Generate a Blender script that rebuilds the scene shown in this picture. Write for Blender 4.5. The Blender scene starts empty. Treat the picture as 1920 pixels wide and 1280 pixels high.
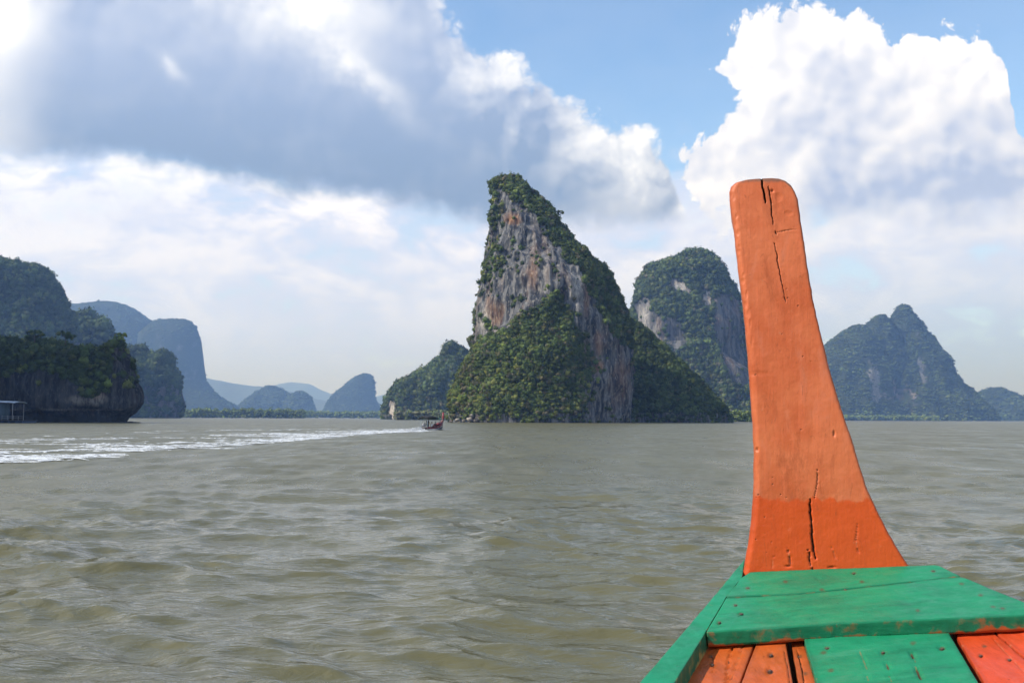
import bpy, math, random
import numpy as np
from mathutils import Vector, Matrix

R = math.radians
SC = bpy.context.scene
COL = SC.collection
random.seed(7)
RNG = np.random.default_rng(11)

# ------------------------------------------------------------------ camera
FPX = 1867.0                      # 35 mm lens on a 1920 px wide frame
CAM_H = 1.9
PITCH, ROLL = R(4.395), R(0.27)
FWD = np.array([0, math.cos(PITCH), math.sin(PITCH)])
R0 = np.array([1.0, 0, 0]); U0 = np.array([0, -math.sin(PITCH), math.cos(PITCH)])
RIGHT = R0 * math.cos(ROLL) + U0 * math.sin(ROLL)
UP = -R0 * math.sin(ROLL) + U0 * math.cos(ROLL)
CAM = np.array([0, 0, CAM_H])
cam_data = bpy.data.cameras.new('camera'); cam = bpy.data.objects.new('camera', cam_data); COL.objects.link(cam)
cam_data.lens = 35.0; cam_data.sensor_width = 36.0; cam_data.clip_start = 0.05; cam_data.clip_end = 60000
m = Matrix.Identity(4)
for i in range(3):
    m[i][0] = RIGHT[i]; m[i][1] = UP[i]; m[i][2] = -FWD[i]; m[i][3] = CAM[i]
cam.matrix_world = m
SC.camera = cam

# ------------------------------------------------------------------ render and exposure
SC.render.engine = 'CYCLES'
cy = SC.cycles
cy.use_denoising = True
cy.use_adaptive_sampling = True; cy.adaptive_threshold = 0.015
cy.max_bounces = 4; cy.diffuse_bounces = 2; cy.glossy_bounces = 2; cy.transmission_bounces = 2; cy.transparent_max_bounces = 12; cy.volume_bounces = 0
cy.caustics_reflective = False; cy.caustics_refractive = False
SC.view_settings.view_transform = 'Standard'; SC.view_settings.look = 'None'
SC.view_settings.gamma = 1.0; SC.view_settings.use_curve_mapping = False
SC.view_settings.exposure = 0.35

SUN_EL = R(41)
SUN_H = np.array([-0.94, -0.32]); SUN_H = SUN_H / np.linalg.norm(SUN_H)
SUN_DIR = np.array([SUN_H[0] * math.cos(SUN_EL), SUN_H[1] * math.cos(SUN_EL), math.sin(SUN_EL)])   # towards the sun
SUN_STRENGTH = 4.0
SKY_STRENGTH = 0.15
HAZE_DENSITY = 0.00019
HAZE_COLOR = (0.29, 0.50, 1.0)


def pix(px, py, D):
    """the point seen at photo pixel (px, py) at world distance y = D"""
    d = FWD + RIGHT * ((px - 960) / FPX) + UP * ((640 - py) / FPX)
    return CAM + d * (D / d[1])


def ray(px, py):
    d = FWD + RIGHT * ((px - 960) / FPX) + UP * ((640 - py) / FPX)
    return d / np.linalg.norm(d)


def to_pix(P):
    q = P - CAM
    f = q @ FWD
    return 960 + FPX * (q @ RIGHT) / f, 640 - FPX * (q @ UP) / f


def on_water(px, py):
    d = ray(px, py)
    return CAM + d * (-CAM_H / d[2])


# ------------------------------------------------------------------ small node language
class NT:
    def __init__(self, tree): self.t = tree; self.n = tree.nodes; self.l = tree.links
    def node(self, kind, **kw):
        n = self.n.new(kind)
        for k, v in kw.items(): setattr(n, k, v)
        return n
    def put(self, sock, v):
        if isinstance(v, E): self.l.new(v.s, sock)
        elif v is not None: sock.default_value = v
    def math(self, op, a, b=None, c=None, clamp=False):
        n = self.node('ShaderNodeMath', operation=op, use_clamp=clamp)
        self.put(n.inputs[0], a)
        if b is not None: self.put(n.inputs[1], b)
        if c is not None: self.put(n.inputs[2], c)
        return E(self, n.outputs[0])
    def vmath(self, op, a, b=None, scale=None):
        n = self.node('ShaderNodeVectorMath', operation=op)
        self.put(n.inputs[0], a)
        if b is not None: self.put(n.inputs[1], b)
        if scale is not None: self.put(n.inputs['Scale'], scale)
        return E(self, n.outputs['Value' if op in ('DOT_PRODUCT', 'LENGTH', 'DISTANCE') else 'Vector'])
    def xyz(self, x=0.0, y=0.0, z=0.0):
        n = self.node('ShaderNodeCombineXYZ')
        for i, v in enumerate((x, y, z)): self.put(n.inputs[i], v)
        return E(self, n.outputs[0])
    def split(self, v):
        n = self.node('ShaderNodeSeparateXYZ'); self.put(n.inputs[0], v)
        return [E(self, o) for o in n.outputs]
    def noise(self, vec, scale, detail=4, rough=0.5, dist=0.0, color=False, lac=2.0):
        n = self.node('ShaderNodeTexNoise')
        self.put(n.inputs['Vector'], vec)
        n.inputs['Scale'].default_value = scale; n.inputs['Detail'].default_value = detail
        n.inputs['Roughness'].default_value = rough; n.inputs['Distortion'].default_value = dist
        n.inputs['Lacunarity'].default_value = lac
        return E(self, n.outputs['Color' if color else 'Fac'])
    def voronoi(self, vec, scale, detail=0, rough=0.5, lac=2.0, feature='F1', out='Distance', smooth=0.3, dim='3D'):
        n = self.node('ShaderNodeTexVoronoi', feature=feature, voronoi_dimensions=dim)
        self.put(n.inputs['Vector'], vec); n.inputs['Scale'].default_value = scale
        n.inputs['Detail'].default_value = detail; n.inputs['Roughness'].default_value = rough; n.inputs['Lacunarity'].default_value = lac
        if feature == 'SMOOTH_F1': n.inputs['Smoothness'].default_value = smooth
        return E(self, n.outputs[out])
    def ramp(self, v, a, b, lo=0.0, hi=1.0, smooth=True):
        n = self.node('ShaderNodeMapRange', interpolation_type='SMOOTHSTEP' if smooth else 'LINEAR', clamp=True)
        self.put(n.inputs[0], v)
        for i, q in ((1, a), (2, b), (3, lo), (4, hi)): self.put(n.inputs[i], q)
        return E(self, n.outputs[0])
    def mix(self, f, a, b, blend='MIX'):
        n = self.node('ShaderNodeMix', data_type='RGBA', blend_type=blend, clamp_factor=True)
        self.put(n.inputs[0], f)
        for i, q in ((6, a), (7, b)):
            if isinstance(q, tuple) and len(q) == 3: q = q + (1.0,)
            self.put(n.inputs[i], q)
        return E(self, n.outputs[2])
    def curve(self, v, pts, x0, x1, y0, y1):
        """piecewise function of v through pts, ranges given for the node's unit square"""
        n = self.node('ShaderNodeFloatCurve')
        c = n.mapping.curves[0]
        P = sorted(((p[0] - x0) / (x1 - x0), (p[1] - y0) / (y1 - y0)) for p in pts)
        while len(c.points) < len(P): c.points.new(0.5, 0.5)
        for q, p in zip(c.points, P): q.location = p; q.handle_type = 'VECTOR'
        n.mapping.use_clip = False
        n.mapping.update()
        self.put(n.inputs['Value'], self.ramp(v, x0, x1, smooth=False))
        return self.math('MULTIPLY_ADD', E(self, n.outputs[0]), y1 - y0, y0)
    def attr(self, name, out='Fac'):
        n = self.node('ShaderNodeAttribute', attribute_name=name)
        return E(self, n.outputs[out])


class E:
    def __init__(self, t, s): self.t = t; self.s = s
    def __add__(a, b): return a.t.math('ADD', a, b)
    __radd__ = __add__
    def __sub__(a, b): return a.t.math('SUBTRACT', a, b)
    def __rsub__(a, b): return a.t.math('SUBTRACT', b, a)
    def __mul__(a, b): return a.t.math('MULTIPLY', a, b)
    __rmul__ = __mul__
    def __truediv__(a, b): return a.t.math('DIVIDE', a, b)
    def min(a, b): return a.t.math('MINIMUM', a, b)
    def max(a, b): return a.t.math('MAXIMUM', a, b)


# ------------------------------------------------------------------ world: sky with clouds
world = bpy.data.worlds.new('World'); SC.world = world; world.use_nodes = True
wt = world.node_tree; wt.nodes.clear()
W = NT(wt)
sky = W.node('ShaderNodeTexSky', sky_type='NISHITA', sun_disc=False)
sky.sun_elevation = SUN_EL
sky.sun_rotation = math.atan2(SUN_DIR[0], SUN_DIR[1]) % (2 * math.pi)
sky.air_density = 1.15; sky.dust_density = 0.25; sky.ozone_density = 3.0
tc = W.node('ShaderNodeTexCoord')
dirv = E(W, tc.outputs['Generated'])
dx, dy, dz = W.split(dirv)
K = 18.67                           # one unit of u or v = 100 photo pixels near the horizon
u = W.math('ARCTAN2', dx, dy) * K
v = W.math('ARCSINE', dz) * K


def uv(px, py):
    d = ray(px, py)
    return math.atan2(d[0], d[1]) * K, math.asin(d[2]) * K


q = W.vmath('SCALE', dirv, scale=K)                        # direction in the same unit, for noise without a seam
warp = W.noise(q, 0.55, detail=5, rough=0.55, color=True)
wv = W.vmath('SUBTRACT', warp, (0.5, 0.5, 0.5))
wx, wy, wz = W.split(wv)
fine = W.noise(q, 2.2, detail=7, rough=0.6)
soft = W.noise(q, 0.28, detail=4, rough=0.5)
qw = W.xyz(u + wx * 0.9 + wy * 0.5, v + wz * 0.9)
billow = W.voronoi(qw, 1.0, detail=4, rough=0.55, lac=2.3, dim='2D')
LSH = (-0.16, 0.20, 0.0)                                 # a small step towards the sun across the sky
puff = W.voronoi(qw, 0.55, detail=2, rough=0.5, lac=2.4, feature='SMOOTH_F1', smooth=0.6, dim='2D')
puff2 = W.voronoi(W.vmath('ADD', qw, LSH), 0.55, detail=2, rough=0.5, lac=2.4, feature='SMOOTH_F1', smooth=0.6, dim='2D')
relief = (puff2 - puff)                                    # > 0 on the sunny side of each puff
mid_n = W.noise(q, 0.75, detail=5, rough=0.5)


def spot(px, py, rx, ry, rot=0.0, ww=0.0):
    """soft round patch in the sky: 1 in its middle, 0 outside"""
    cu, cv = uv(px, py)
    a = u + wx * ww - cu; b = v + wz * ww - cv
    c, s = math.cos(R(rot)), math.sin(R(rot))
    e1 = (a * c + b * s) * (100.0 / rx); e2 = (b * c - a * s) * (100.0 / ry)
    return W.math('EXPONENT', (e1 * e1 + e2 * e2) * -1.0)


def ucurve(pts):                    # height v of an outline as a function of u, from photo pixels
    return W.curve(u + wx * 0.5, [uv(*p) for p in pts], -16, 16, -2, 14)


front = W.ramp(W.math('ABSOLUTE', u), 16.0, 22.0, 1.0, 0.0)

# low pale cloud deck
deck_tex = W.noise(W.vmath('MULTIPLY', q, (1, 1, 1.9)), 0.62, detail=7, rough=0.58, dist=0.3)
deckA = W.ramp(v + (deck_tex - 0.5) * 5.0, uv(960, 255)[1], uv(960, 430)[1], 0.07, 0.95)
deckA = deckA * W.ramp(deck_tex, 0.30, 0.46, 0.55, 1.0)
low = W.ramp(v, 0.2, 3.2)                                    # 0 at the horizon
rightlow = spot(1880, 700, 420, 150)
deck_b = W.ramp(deck_tex, 0.40, 0.64, 0.0, 1.0)
deck_col = W.mix(deck_b, (0.60, 0.66, 0.86), (0.80, 0.81, 0.91))
deck_col = W.mix(low, (0.50, 0.60, 0.90), deck_col)
deck_col = W.mix(rightlow * 0.75, deck_col, (0.38, 0.52, 0.78))
base = W.mix(1.0, E(W, sky.outputs[0]), (SKY_STRENGTH * 0.94, SKY_STRENGTH * 1.03, SKY_STRENGTH * 1.10), 'MULTIPLY')
colr = W.mix(deckA, base, deck_col)

# towering white cumulus on the right
ul = W.curve(v + wz * 0.5, [(uv(*p)[1], uv(*p)[0]) for p in
     [(1480, -260), (1440, -60), (1378, 5), (1362, 50), (1350, 88), (1310, 122), (1292, 132), (1318, 165), (1322, 205), (1312, 240), (1272, 268), (1240, 295), (1238, 330), (1262, 365), (1300, 400), (1310, 450)]], -2, 14, -16, 16)
vt = ucurve([(900, -40), (1380, -34), (1440, -28), (1520, -36), (1600, -8), (1640, 4), (1700, 18), (1760, 32), (1790, 12), (1840, -4), (1868, 40), (1884, 75), (1893, 140), (1899, 190), (1930, 215), (2050, 150), (2400, 200)])
sC = (u - ul).min((vt - v) * 1.0)
fl = (0.42 - billow) * 0.66 + (fine - 0.5) * 0.24
dC = (sC * 1.0 - 0.75).max(sC + fl)
aC = W.ramp(dC, -0.02, 0.13) * front
baseC = W.ramp(v + (fine - 0.5) * 0.7 + wz * 1.2, uv(1600, 480)[1], uv(1600, 380)[1])
aC = aC * baseC
inC = W.ramp(sC + wx * 1.2 + (mid_n - 0.5) * 2.2, 0.6, 3.2)
gC = (inC * 0.34 + spot(1720, 380, 320, 80, 0, 0.8) * 0.36 + spot(1560, 120, 40, 120, 38, 0.7) * 0.40 + spot(1690, 280, 240, 80, 0, 1.0) * 0.28
      + spot(1860, 300, 90, 140, 0, 0.5) * 0.2 + spot(1450, 250, 60, 30, 20, 0.8) * 0.3 - relief * 1.25)
gC = gC + (mid_n - 0.5) * 0.20 + (billow - 0.42) * 0.16 - 0.08 + (fine - 0.5) * 0.08
cC = W.mix(W.ramp(gC, 0.0, 1.0, smooth=False), (0.86, 0.86, 0.90), (0.40, 0.48, 0.68))

# long grey cloud on the left with bright edges
vb = W.curve(u + wx * 0.5, [uv(*p) for p in [(-600, 200), (0, 285), (150, 290), (300, 300), (420, 335), (520, 360), (650, 368), (760, 385), (900, 415), (980, 425), (1100, 425), (1240, 415), (1330, 405)]], -16, 16, -2, 14)
vtA = ucurve([(-600, -360), (760, -200), (835, -30), (868, 12), (885, 48), (930, 62), (985, 92), (1022, 106), (1040, 138), (1078, 176), (1115, 180), (1195, 200), (1246, 240), (1266, 285), (1285, 370), (1340, 470)])
topA = (vtA - v)
dA1 = topA + fl * 0.9
dA2 = (v - vb) + (fine - 0.5) * 0.5 + wz * 0.6
aA = W.ramp(dA1, -0.04, 0.30) * W.ramp(dA2, -0.22, 0.30) * front
edgeA = W.ramp(topA + wx * 1.6 + (billow - 0.42) * 1.2, 2.1, 0.1)
brA = (edgeA * 0.66 + spot(-10, 0, 75, 80, 0, 0.4) * 1.2 + spot(565, 0, 150, 75, 0, 2.4) * (0.45 + fine * 1.0) + spot(690, 140, 120, 30, -36, 2.0) * fine * 1.1
       + spot(305, 122, 34, 15, -38, 1.4) * fine * 0.8 + spot(960, 150, 70, 90, 0, 0.8) * 0.25 + spot(1150, 235, 80, 55, 0, 0.6) * 0.28 + spot(1190, 350, 120, 130, 0, 0.8) * 0.42 + spot(-20, 200, 70, 160, 0, 0.6) * 0.55
       + spot(250, 20, 420, 110, 0, 1.0) * 0.10 + spot(800, 60, 160, 120, 0, 1.0) * 0.10 + relief * W.ramp(topA, 3.0, 0.5, 0.12, 0.9) + (mid_n - 0.5) * 0.30 * W.ramp(topA, 4.0, 1.0, 0.4, 1.0))
cA = W.mix(W.ramp(brA, 0.0, 1.0, smooth=False), W.mix(W.ramp(v, uv(600, 380)[1], uv(600, 80)[1]), (0.20, 0.285, 0.44), (0.31, 0.40, 0.60)), (0.90, 0.91, 0.95))
# bright rims of the deck right under the grey cloud
rim = W.ramp(dA2, -1.1, -0.2) * W.ramp(dA2, 0.2, -0.1) * W.ramp(deck_tex, 0.40, 0.58) * W.ramp(u, uv(1000, 0)[0], uv(850, 0)[0]) * front
colr = W.mix(rim * 0.8, colr, (0.95, 0.93, 0.97))
colr = W.mix(aC, colr, cC)
colr = W.mix(aA * 0.97, colr, cA)
# scattered fair-weather cloud over the rest of the sky
rest = W.ramp(W.noise(W.vmath('ADD', q, (31.0, 4.0, 7.0)), 0.16, detail=6, rough=0.55), 0.50, 0.64) * W.ramp(front * W.ramp(v, 12.0, 9.0), 0.6, 0.0) * W.ramp(v, 0.0, 4.0)
colr = W.mix(rest * 0.9, colr, W.mix(fine, (0.55, 0.64, 0.85), (1.0, 1.0, 1.03)))
world.cycles.sampling_method = 'MANUAL'; world.cycles.sample_map_resolution = 512
bg = W.node('ShaderNodeBackground'); W.put(bg.inputs['Color'], colr); bg.inputs['Strength'].default_value = 1.0
wo = W.node('ShaderNodeOutputWorld'); wt.links.new(bg.outputs[0], wo.inputs['Surface'])

# ------------------------------------------------------------------ sun
sl = bpy.data.lights.new('sun', 'SUN'); so = bpy.data.objects.new('sun', sl); COL.objects.link(so)
sl.energy = SUN_STRENGTH; sl.angle = R(0.55); sl.color = (1.0, 0.95, 0.87)
so.rotation_euler = Vector(-SUN_DIR).to_track_quat('-Z', 'Y').to_euler()


# ------------------------------------------------------------------ mesh helpers
def tag(o, label=None, cat=None, group=None, kind=None):
    if label: o['label'] = label
    if cat: o['category'] = cat
    if group: o['group'] = group
    if kind: o['kind'] = kind
    return o


def mesh_np(name, V, F, smooth=False):
    me = bpy.data.meshes.new(name)
    V = np.ascontiguousarray(V, dtype=np.float32)
    if isinstance(F, np.ndarray): F = [F]
    n_loops = sum(f.size for f in F)
    me.vertices.add(len(V)); me.vertices.foreach_set('co', V.ravel())
    me.loops.add(n_loops)
    me.loops.foreach_set('vertex_index', np.concatenate([f.ravel() for f in F]).astype(np.int32))
    starts = []; o = 0
    for f in F:
        starts.append(o + np.arange(len(f)) * f.shape[1]); o += f.size
    starts = np.concatenate(starts).astype(np.int32)
    me.polygons.add(len(starts)); me.polygons.foreach_set('loop_start', starts)
    if smooth: me.polygons.foreach_set('use_smooth', np.ones(len(starts), dtype=bool))
    me.update(calc_edges=True); me.validate()
    return me


def link(name, me, mat=None, parent=None):
    o = bpy.data.objects.new(name, me); COL.objects.link(o)
    if mat is not None:
        for mm in (mat if isinstance(mat, (list, tuple)) else [mat]): me.materials.append(mm)
    if parent is not None: o.parent = parent
    return o


def empty(name, loc=(0, 0, 0), rz=0.0):
    o = bpy.data.objects.new(name, None); COL.objects.link(o); o.location = loc; o.rotation_euler = (0, 0, rz)
    return o


def set_color(me, name, C):
    a = me.color_attributes.new(name, 'FLOAT_COLOR', 'POINT')
    C = np.concatenate([C, np.ones((len(C), 1))], 1).astype(np.float32)
    a.data.foreach_set('color', C.ravel())


def set_float(me, name, x):
    a = me.attributes.new(name, 'FLOAT', 'POINT'); a.data.foreach_set('value', np.asarray(x, dtype=np.float32))


def grid_faces(nr, nc, wrap=False):
    i = np.arange(nr - 1)[:, None]; j = np.arange(nc if wrap else nc - 1)[None]
    j2 = (j + 1) % nc
    return np.stack([i * nc + j, i * nc + j2, (i + 1) * nc + j2, (i + 1) * nc + j], -1).reshape(-1, 4)


# gradient noise
_perm = np.random.default_rng(3).permutation(256); _perm = np.concatenate([_perm, _perm])
_grad = np.array([[1, 1, 0], [-1, 1, 0], [1, -1, 0], [-1, -1, 0], [1, 0, 1], [-1, 0, 1], [1, 0, -1], [-1, 0, -1], [0, 1, 1], [0, -1, 1], [0, 1, -1], [0, -1, -1]], float)


def perlin(P):
    P = np.asarray(P, float)
    I = np.floor(P).astype(int); f = P - I; I &= 255
    w = f * f * f * (f * (f * 6 - 15) + 10)
    out = 0
    for a in (0, 1):
        for b in (0, 1):
            for c in (0, 1):
                h = _perm[_perm[_perm[(I[..., 0] + a) & 255] + ((I[..., 1] + b) & 255)] + ((I[..., 2] + c) & 255)] % 12
                g = _grad[h]
                d = g[..., 0] * (f[..., 0] - a) + g[..., 1] * (f[..., 1] - b) + g[..., 2] * (f[..., 2] - c)
                out = out + d * (w[..., 0] if a else 1 - w[..., 0]) * (w[..., 1] if b else 1 - w[..., 1]) * (w[..., 2] if c else 1 - w[..., 2])
    return out


def fbm(P, n=4, rough=0.5):
    s = 0; a = 1.0; P = np.asarray(P, float)
    for k in range(n):
        s = s + a * perlin(P * (2 ** k) + 17.3 * k); a *= rough
    return s


def in_poly(x, y, poly):
    c = np.zeros(x.shape, bool); n = len(poly)
    for i in range(n):
        x1, y1 = poly[i]; x2, y2 = poly[(i + 1) % n]
        if y1 == y2: continue
        c ^= ((y1 > y) != (y2 > y)) & (x < (x2 - x1) * (y - y1) / (y2 - y1) + x1)
    return c


def box_arr(x0, x1, y0, y1, z0, z1):
    V = np.array([[x, y, z] for z in (z0, z1) for y in (y0, y1) for x in (x0, x1)], float)
    F = np.array([[0, 2, 3, 1], [4, 5, 7, 6], [0, 1, 5, 4], [2, 6, 7, 3], [0, 4, 6, 2], [1, 3, 7, 5]])
    return V, F


def tube_arr(P, rad, n=8):
    """tube through points P with radii rad, closed ends"""
    P = np.asarray(P, float); rad = np.broadcast_to(np.asarray(rad, float), (len(P),))
    T = np.gradient(P, axis=0); T /= np.linalg.norm(T, axis=1)[:, None] + 1e-9
    ref = np.where(np.abs(T[:, 2:3]) < 0.9, np.array([[0, 0, 1.0]]), np.array([[1.0, 0, 0]]))
    A = np.cross(T, ref); A /= np.linalg.norm(A, axis=1)[:, None]; B = np.cross(T, A)
    t = np.linspace(0, 2 * np.pi, n, endpoint=False)
    V = (P[:, None] + rad[:, None, None] * (A[:, None] * np.cos(t)[None, :, None] + B[:, None] * np.sin(t)[None, :, None])).reshape(-1, 3)
    F = grid_faces(len(P), n, True)
    V = np.concatenate([V, P[:1], P[-1:]]); k = len(V)
    j = np.arange(n); j2 = (j + 1) % n; b = (len(P) - 1) * n
    caps = np.concatenate([np.stack([np.full(n, k - 2), j2, j], 1), np.stack([np.full(n, k - 1), b + j, b + j2], 1)])
    return V, F, caps


def join_arr(parts):
    V = []; Q = []; T = []; o = 0
    for p in parts:
        V.append(p[0])
        for f in p[1:]:
            (Q if f.shape[1] == 4 else T).append(f + o)
        o += len(p[0])
    F = []
    if Q: F.append(np.concatenate(Q))
    if T: F.append(np.concatenate(T))
    return np.concatenate(V), F


# ------------------------------------------------------------------ materials
def new_mat(name):
    mt = bpy.data.materials.new(name); mt.use_nodes = True
    t = NT(mt.node_tree); b = mt.node_tree.nodes['Principled BSDF']
    return mt, t, b


def plain(name, col, rough=0.6, var=0.12, scale=6.0):
    mt, t, b = new_mat(name)
    oc = t.node('ShaderNodeTexCoord'); n = t.noise(E(t, oc.outputs['Object']), scale, 5, 0.6)
    c = t.mix(t.ramp(n, 0.3, 0.7), tuple(x * (1 - var) for x in col), tuple(min(1, x * (1 + var)) for x in col))
    t.put(b.inputs['Base Color'], c); b.inputs['Roughness'].default_value = rough
    return mt


def rock_material(name, scale=1.0, base=(0.18, 0.175, 0.17), dark=(0.038, 0.040, 0.046), pale=(0.40, 0.37, 0.33), orange=0.5, wood=None):
    mt, t, b = new_mat(name)
    g = t.node('ShaderNodeNewGeometry'); pos = E(t, g.outputs['Position'])
    st = t.vmath('MULTIPLY', pos, (1.0, 1.0, 0.10))
    streak = t.noise(st, 0.42 / scale, 6, 0.62, 0.4)
    big = t.noise(pos, 0.055 / scale, 4, 0.55)
    det = t.noise(t.vmath('MULTIPLY', pos, (1, 1, 0.30)), 1.5 / scale, 6, 0.65)
    c = t.mix(t.ramp(streak, 0.40, 0.62), dark, base)
    c = t.mix(t.ramp(det, 0.50, 0.72) * 0.75, c, pale)
    stain = t.attr('stain', 'Color'); sr, sg, sb = t.split(stain)
    om = t.ramp(t.noise(st, 0.20 / scale, 5, 0.6) + (big - 0.5) * 0.7, 0.54, 0.68)
    om = (om * orange * 0.7 + sr * t.ramp(streak, 0.30, 0.60, 0.25, 1.0))
    c = t.mix(om, c, t.mix(t.ramp(det, 0.35, 0.65), (0.27, 0.115, 0.045), (0.42, 0.25, 0.14)))
    c = t.mix(sg * t.ramp(det, 0.38, 0.55, 0.25, 1.0), c, (0.62, 0.56, 0.49))
    if wood: c = t.mix(t.ramp(t.noise(pos, 0.03 / scale, 5, 0.6) + sr * -0.6 + sg * -0.6, 0.30, 0.45), c, t.mix(t.ramp(det, 0.35, 0.65), tuple(x * 0.55 for x in wood), wood))
    c = t.mix(t.ramp(t.attr('veg') + (det - 0.5) * 0.5, 0.35, 0.7), c, t.mix(t.ramp(det, 0.35, 0.65), (0.026, 0.036, 0.012), (0.052, 0.062, 0.022)))
    c = t.mix(sb, c, (0.03, 0.032, 0.03))  # third channel: dark waterline band, painted shade in the headland notch
    t.put(b.inputs['Base Color'], c); b.inputs['Roughness'].default_value = 0.95
    b.inputs['Specular IOR Level'].default_value = 0.1
    bp = t.node('ShaderNodeBump'); bp.inputs['Strength'].default_value = 0.9; bp.inputs['Distance'].default_value = 1.2 * scale
    t.put(bp.inputs['Height'], streak * 0.6 + det * 0.5); t.l.new(bp.outputs[0], b.inputs['Normal'])
    return mt


def leaf_material(name):
    mt, t, b = new_mat(name)
    t.put(b.inputs['Base Color'], t.attr('tint', 'Color'))
    b.inputs['Roughness'].default_value = 0.75; b.inputs['Specular IOR Level'].default_value = 0.15
    return mt


LEAF = leaf_material('leaf_green')
BARK = plain('bark', (0.10, 0.085, 0.07), 0.9, 0.3, 3.0)

# ------------------------------------------------------------------ crowns of leaves
_ico_v = None


def ico(sub):
    import bmesh
    bm = bmesh.new(); bmesh.ops.create_icosphere(bm, subdivisions=sub, radius=1.0)
    bm.verts.ensure_lookup_table()
    V = np.array([v_.co[:] for v_ in bm.verts]); F = np.array([[x.index for x in f.verts] for f in bm.faces]); bm.free()
    return V, F


def crown_proto(seed, n_leaf, leaf, core_sub=1):
    """a bushy crown about 1 across the radius: a lumpy core and leaf blades standing out of it"""
    r = np.random.default_rng(seed)
    V, F = ico(core_sub)
    rad = 0.72 + 0.26 * fbm(V * 1.7 + seed * 3.1, 2) + 0.10 * r.normal(size=len(V))
    V = V * rad[:, None] * np.array([1, 1, 0.82])
    vr = 0.92 + 0.16 * r.random(len(V))
    d = r.normal(size=(n_leaf, 3)); d[:, 2] = d[:, 2] * 0.9 + 0.25; d /= np.linalg.norm(d, axis=1)[:, None]
    rr = (0.70 + 0.32 * fbm(d * 1.7 + seed * 3.1, 2) + 0.22 * r.random(n_leaf))[:, None]
    c = d * rr * np.array([1, 1, 0.85])
    t1 = np.cross(d, r.normal(size=(n_leaf, 3))); t1 /= np.linalg.norm(t1, axis=1)[:, None] + 1e-9
    t2 = np.cross(d, t1) + d * r.normal(size=(n_leaf, 1)) * 0.7; t2 /= np.linalg.norm(t2, axis=1)[:, None] + 1e-9
    s = leaf * (0.6 + 0.8 * r.random((n_leaf, 1)))
    A = c - t1 * s * 0.55; B = c + t1 * s * 0.55; C_ = c + t2 * s * 1.1
    LV = np.stack([A, B, C_], 1).reshape(-1, 3)
    LF = np.arange(n_leaf * 3).reshape(-1, 3) + len(V)
    lr = np.repeat(0.72 + 0.62 * r.random(n_leaf), 3)
    return np.concatenate([V, LV]), np.concatenate([F, LF]), np.concatenate([vr, lr])


PROTOS = {'fine': [crown_proto(i, 90, 0.26, 2) for i in range(5)],
          'mid': [crown_proto(20 + i, 46, 0.34, 1) for i in range(6)],
          'far': [crown_proto(40 + i, 18, 0.50, 1) for i in range(5)]}


def crowns_mesh(name, P, size, tint, lod='mid', squash=(0.75, 1.1)):
    protos = PROTOS[lod]; N = len(P)
    k = RNG.integers(0, len(protos), N)
    Vs, Fs, Cs = [], [], []; off = 0
    for i, (pv, pf, pr) in enumerate(protos):
        idx = np.nonzero(k == i)[0]
        if not len(idx): continue
        a = RNG.random(len(idx)) * 2 * np.pi; ca, sa = np.cos(a), np.sin(a)
        s = size[idx]
        x = (pv[None, :, 0] * ca[:, None] - pv[None, :, 1] * sa[:, None]) * s[:, None]
        y = (pv[None, :, 0] * sa[:, None] + pv[None, :, 1] * ca[:, None]) * s[:, None]
        z = pv[None, :, 2] * (s * RNG.uniform(squash[0], squash[1], len(idx)))[:, None]
        V = np.stack([x, y, z], -1) + P[idx][:, None]
        Vs.append(V.reshape(-1, 3))
        F = pf[None] + (np.arange(len(idx)) * len(pv))[:, None, None] + off
        Fs.append(F.reshape(-1, 3)); off += len(idx) * len(pv)
        Cs.append((tint[idx][:, None, :] * pr[None, :, None]).reshape(-1, 3))
    me = mesh_np(name, np.concatenate(Vs), np.concatenate(Fs))
    set_color(me, 'tint', np.concatenate(Cs))
    return me


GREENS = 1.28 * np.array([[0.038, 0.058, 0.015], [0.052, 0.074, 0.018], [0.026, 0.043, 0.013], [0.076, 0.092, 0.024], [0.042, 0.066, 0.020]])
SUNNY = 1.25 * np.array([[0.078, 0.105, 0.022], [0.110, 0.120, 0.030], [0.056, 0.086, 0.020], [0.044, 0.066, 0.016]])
DRY = np.array([[0.110, 0.095, 0.065], [0.090, 0.080, 0.050], [0.120, 0.110, 0.085]])


def pick(pal, n):
    c = pal[RNG.integers(0, len(pal), n)]
    return c * RNG.uniform(0.66, 1.42, (n, 1))


# ------------------------------------------------------------------ water
def spectrum():
    r = np.random.default_rng(5); out = []
    lam = np.geomspace(0.26, 5.0, 96)
    for L in lam:
        th = R(-98) + r.normal() * R(36)
        out.append((L, 0.0043 * L ** 1.0 * r.uniform(0.5, 1.45) * (1.08 if L < 1.4 else (1.0 if L < 2.4 else 0.60)), math.cos(th), math.sin(th), r.uniform(0, 6.28)))
    return out


SPEC = spectrum()
wake_px = [(812, 806), (760, 809), (640, 813), (480, 822), (300, 834), (120, 846), (0, 853), (-200, 868)]
WAKE = np.array([on_water(*p)[:2] for p in wake_px])


def wake_dist(x, y):
    best = np.full(x.shape, 1e9)
    for a, b in zip(WAKE[:-1], WAKE[1:]):
        d = b - a; t = np.clip(((x - a[0]) * d[0] + (y - a[1]) * d[1]) / (d @ d), 0, 1)
        best = np.minimum(best, np.hypot(x - a[0] - t * d[0], y - a[1] - t * d[1]))
    return best


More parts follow.
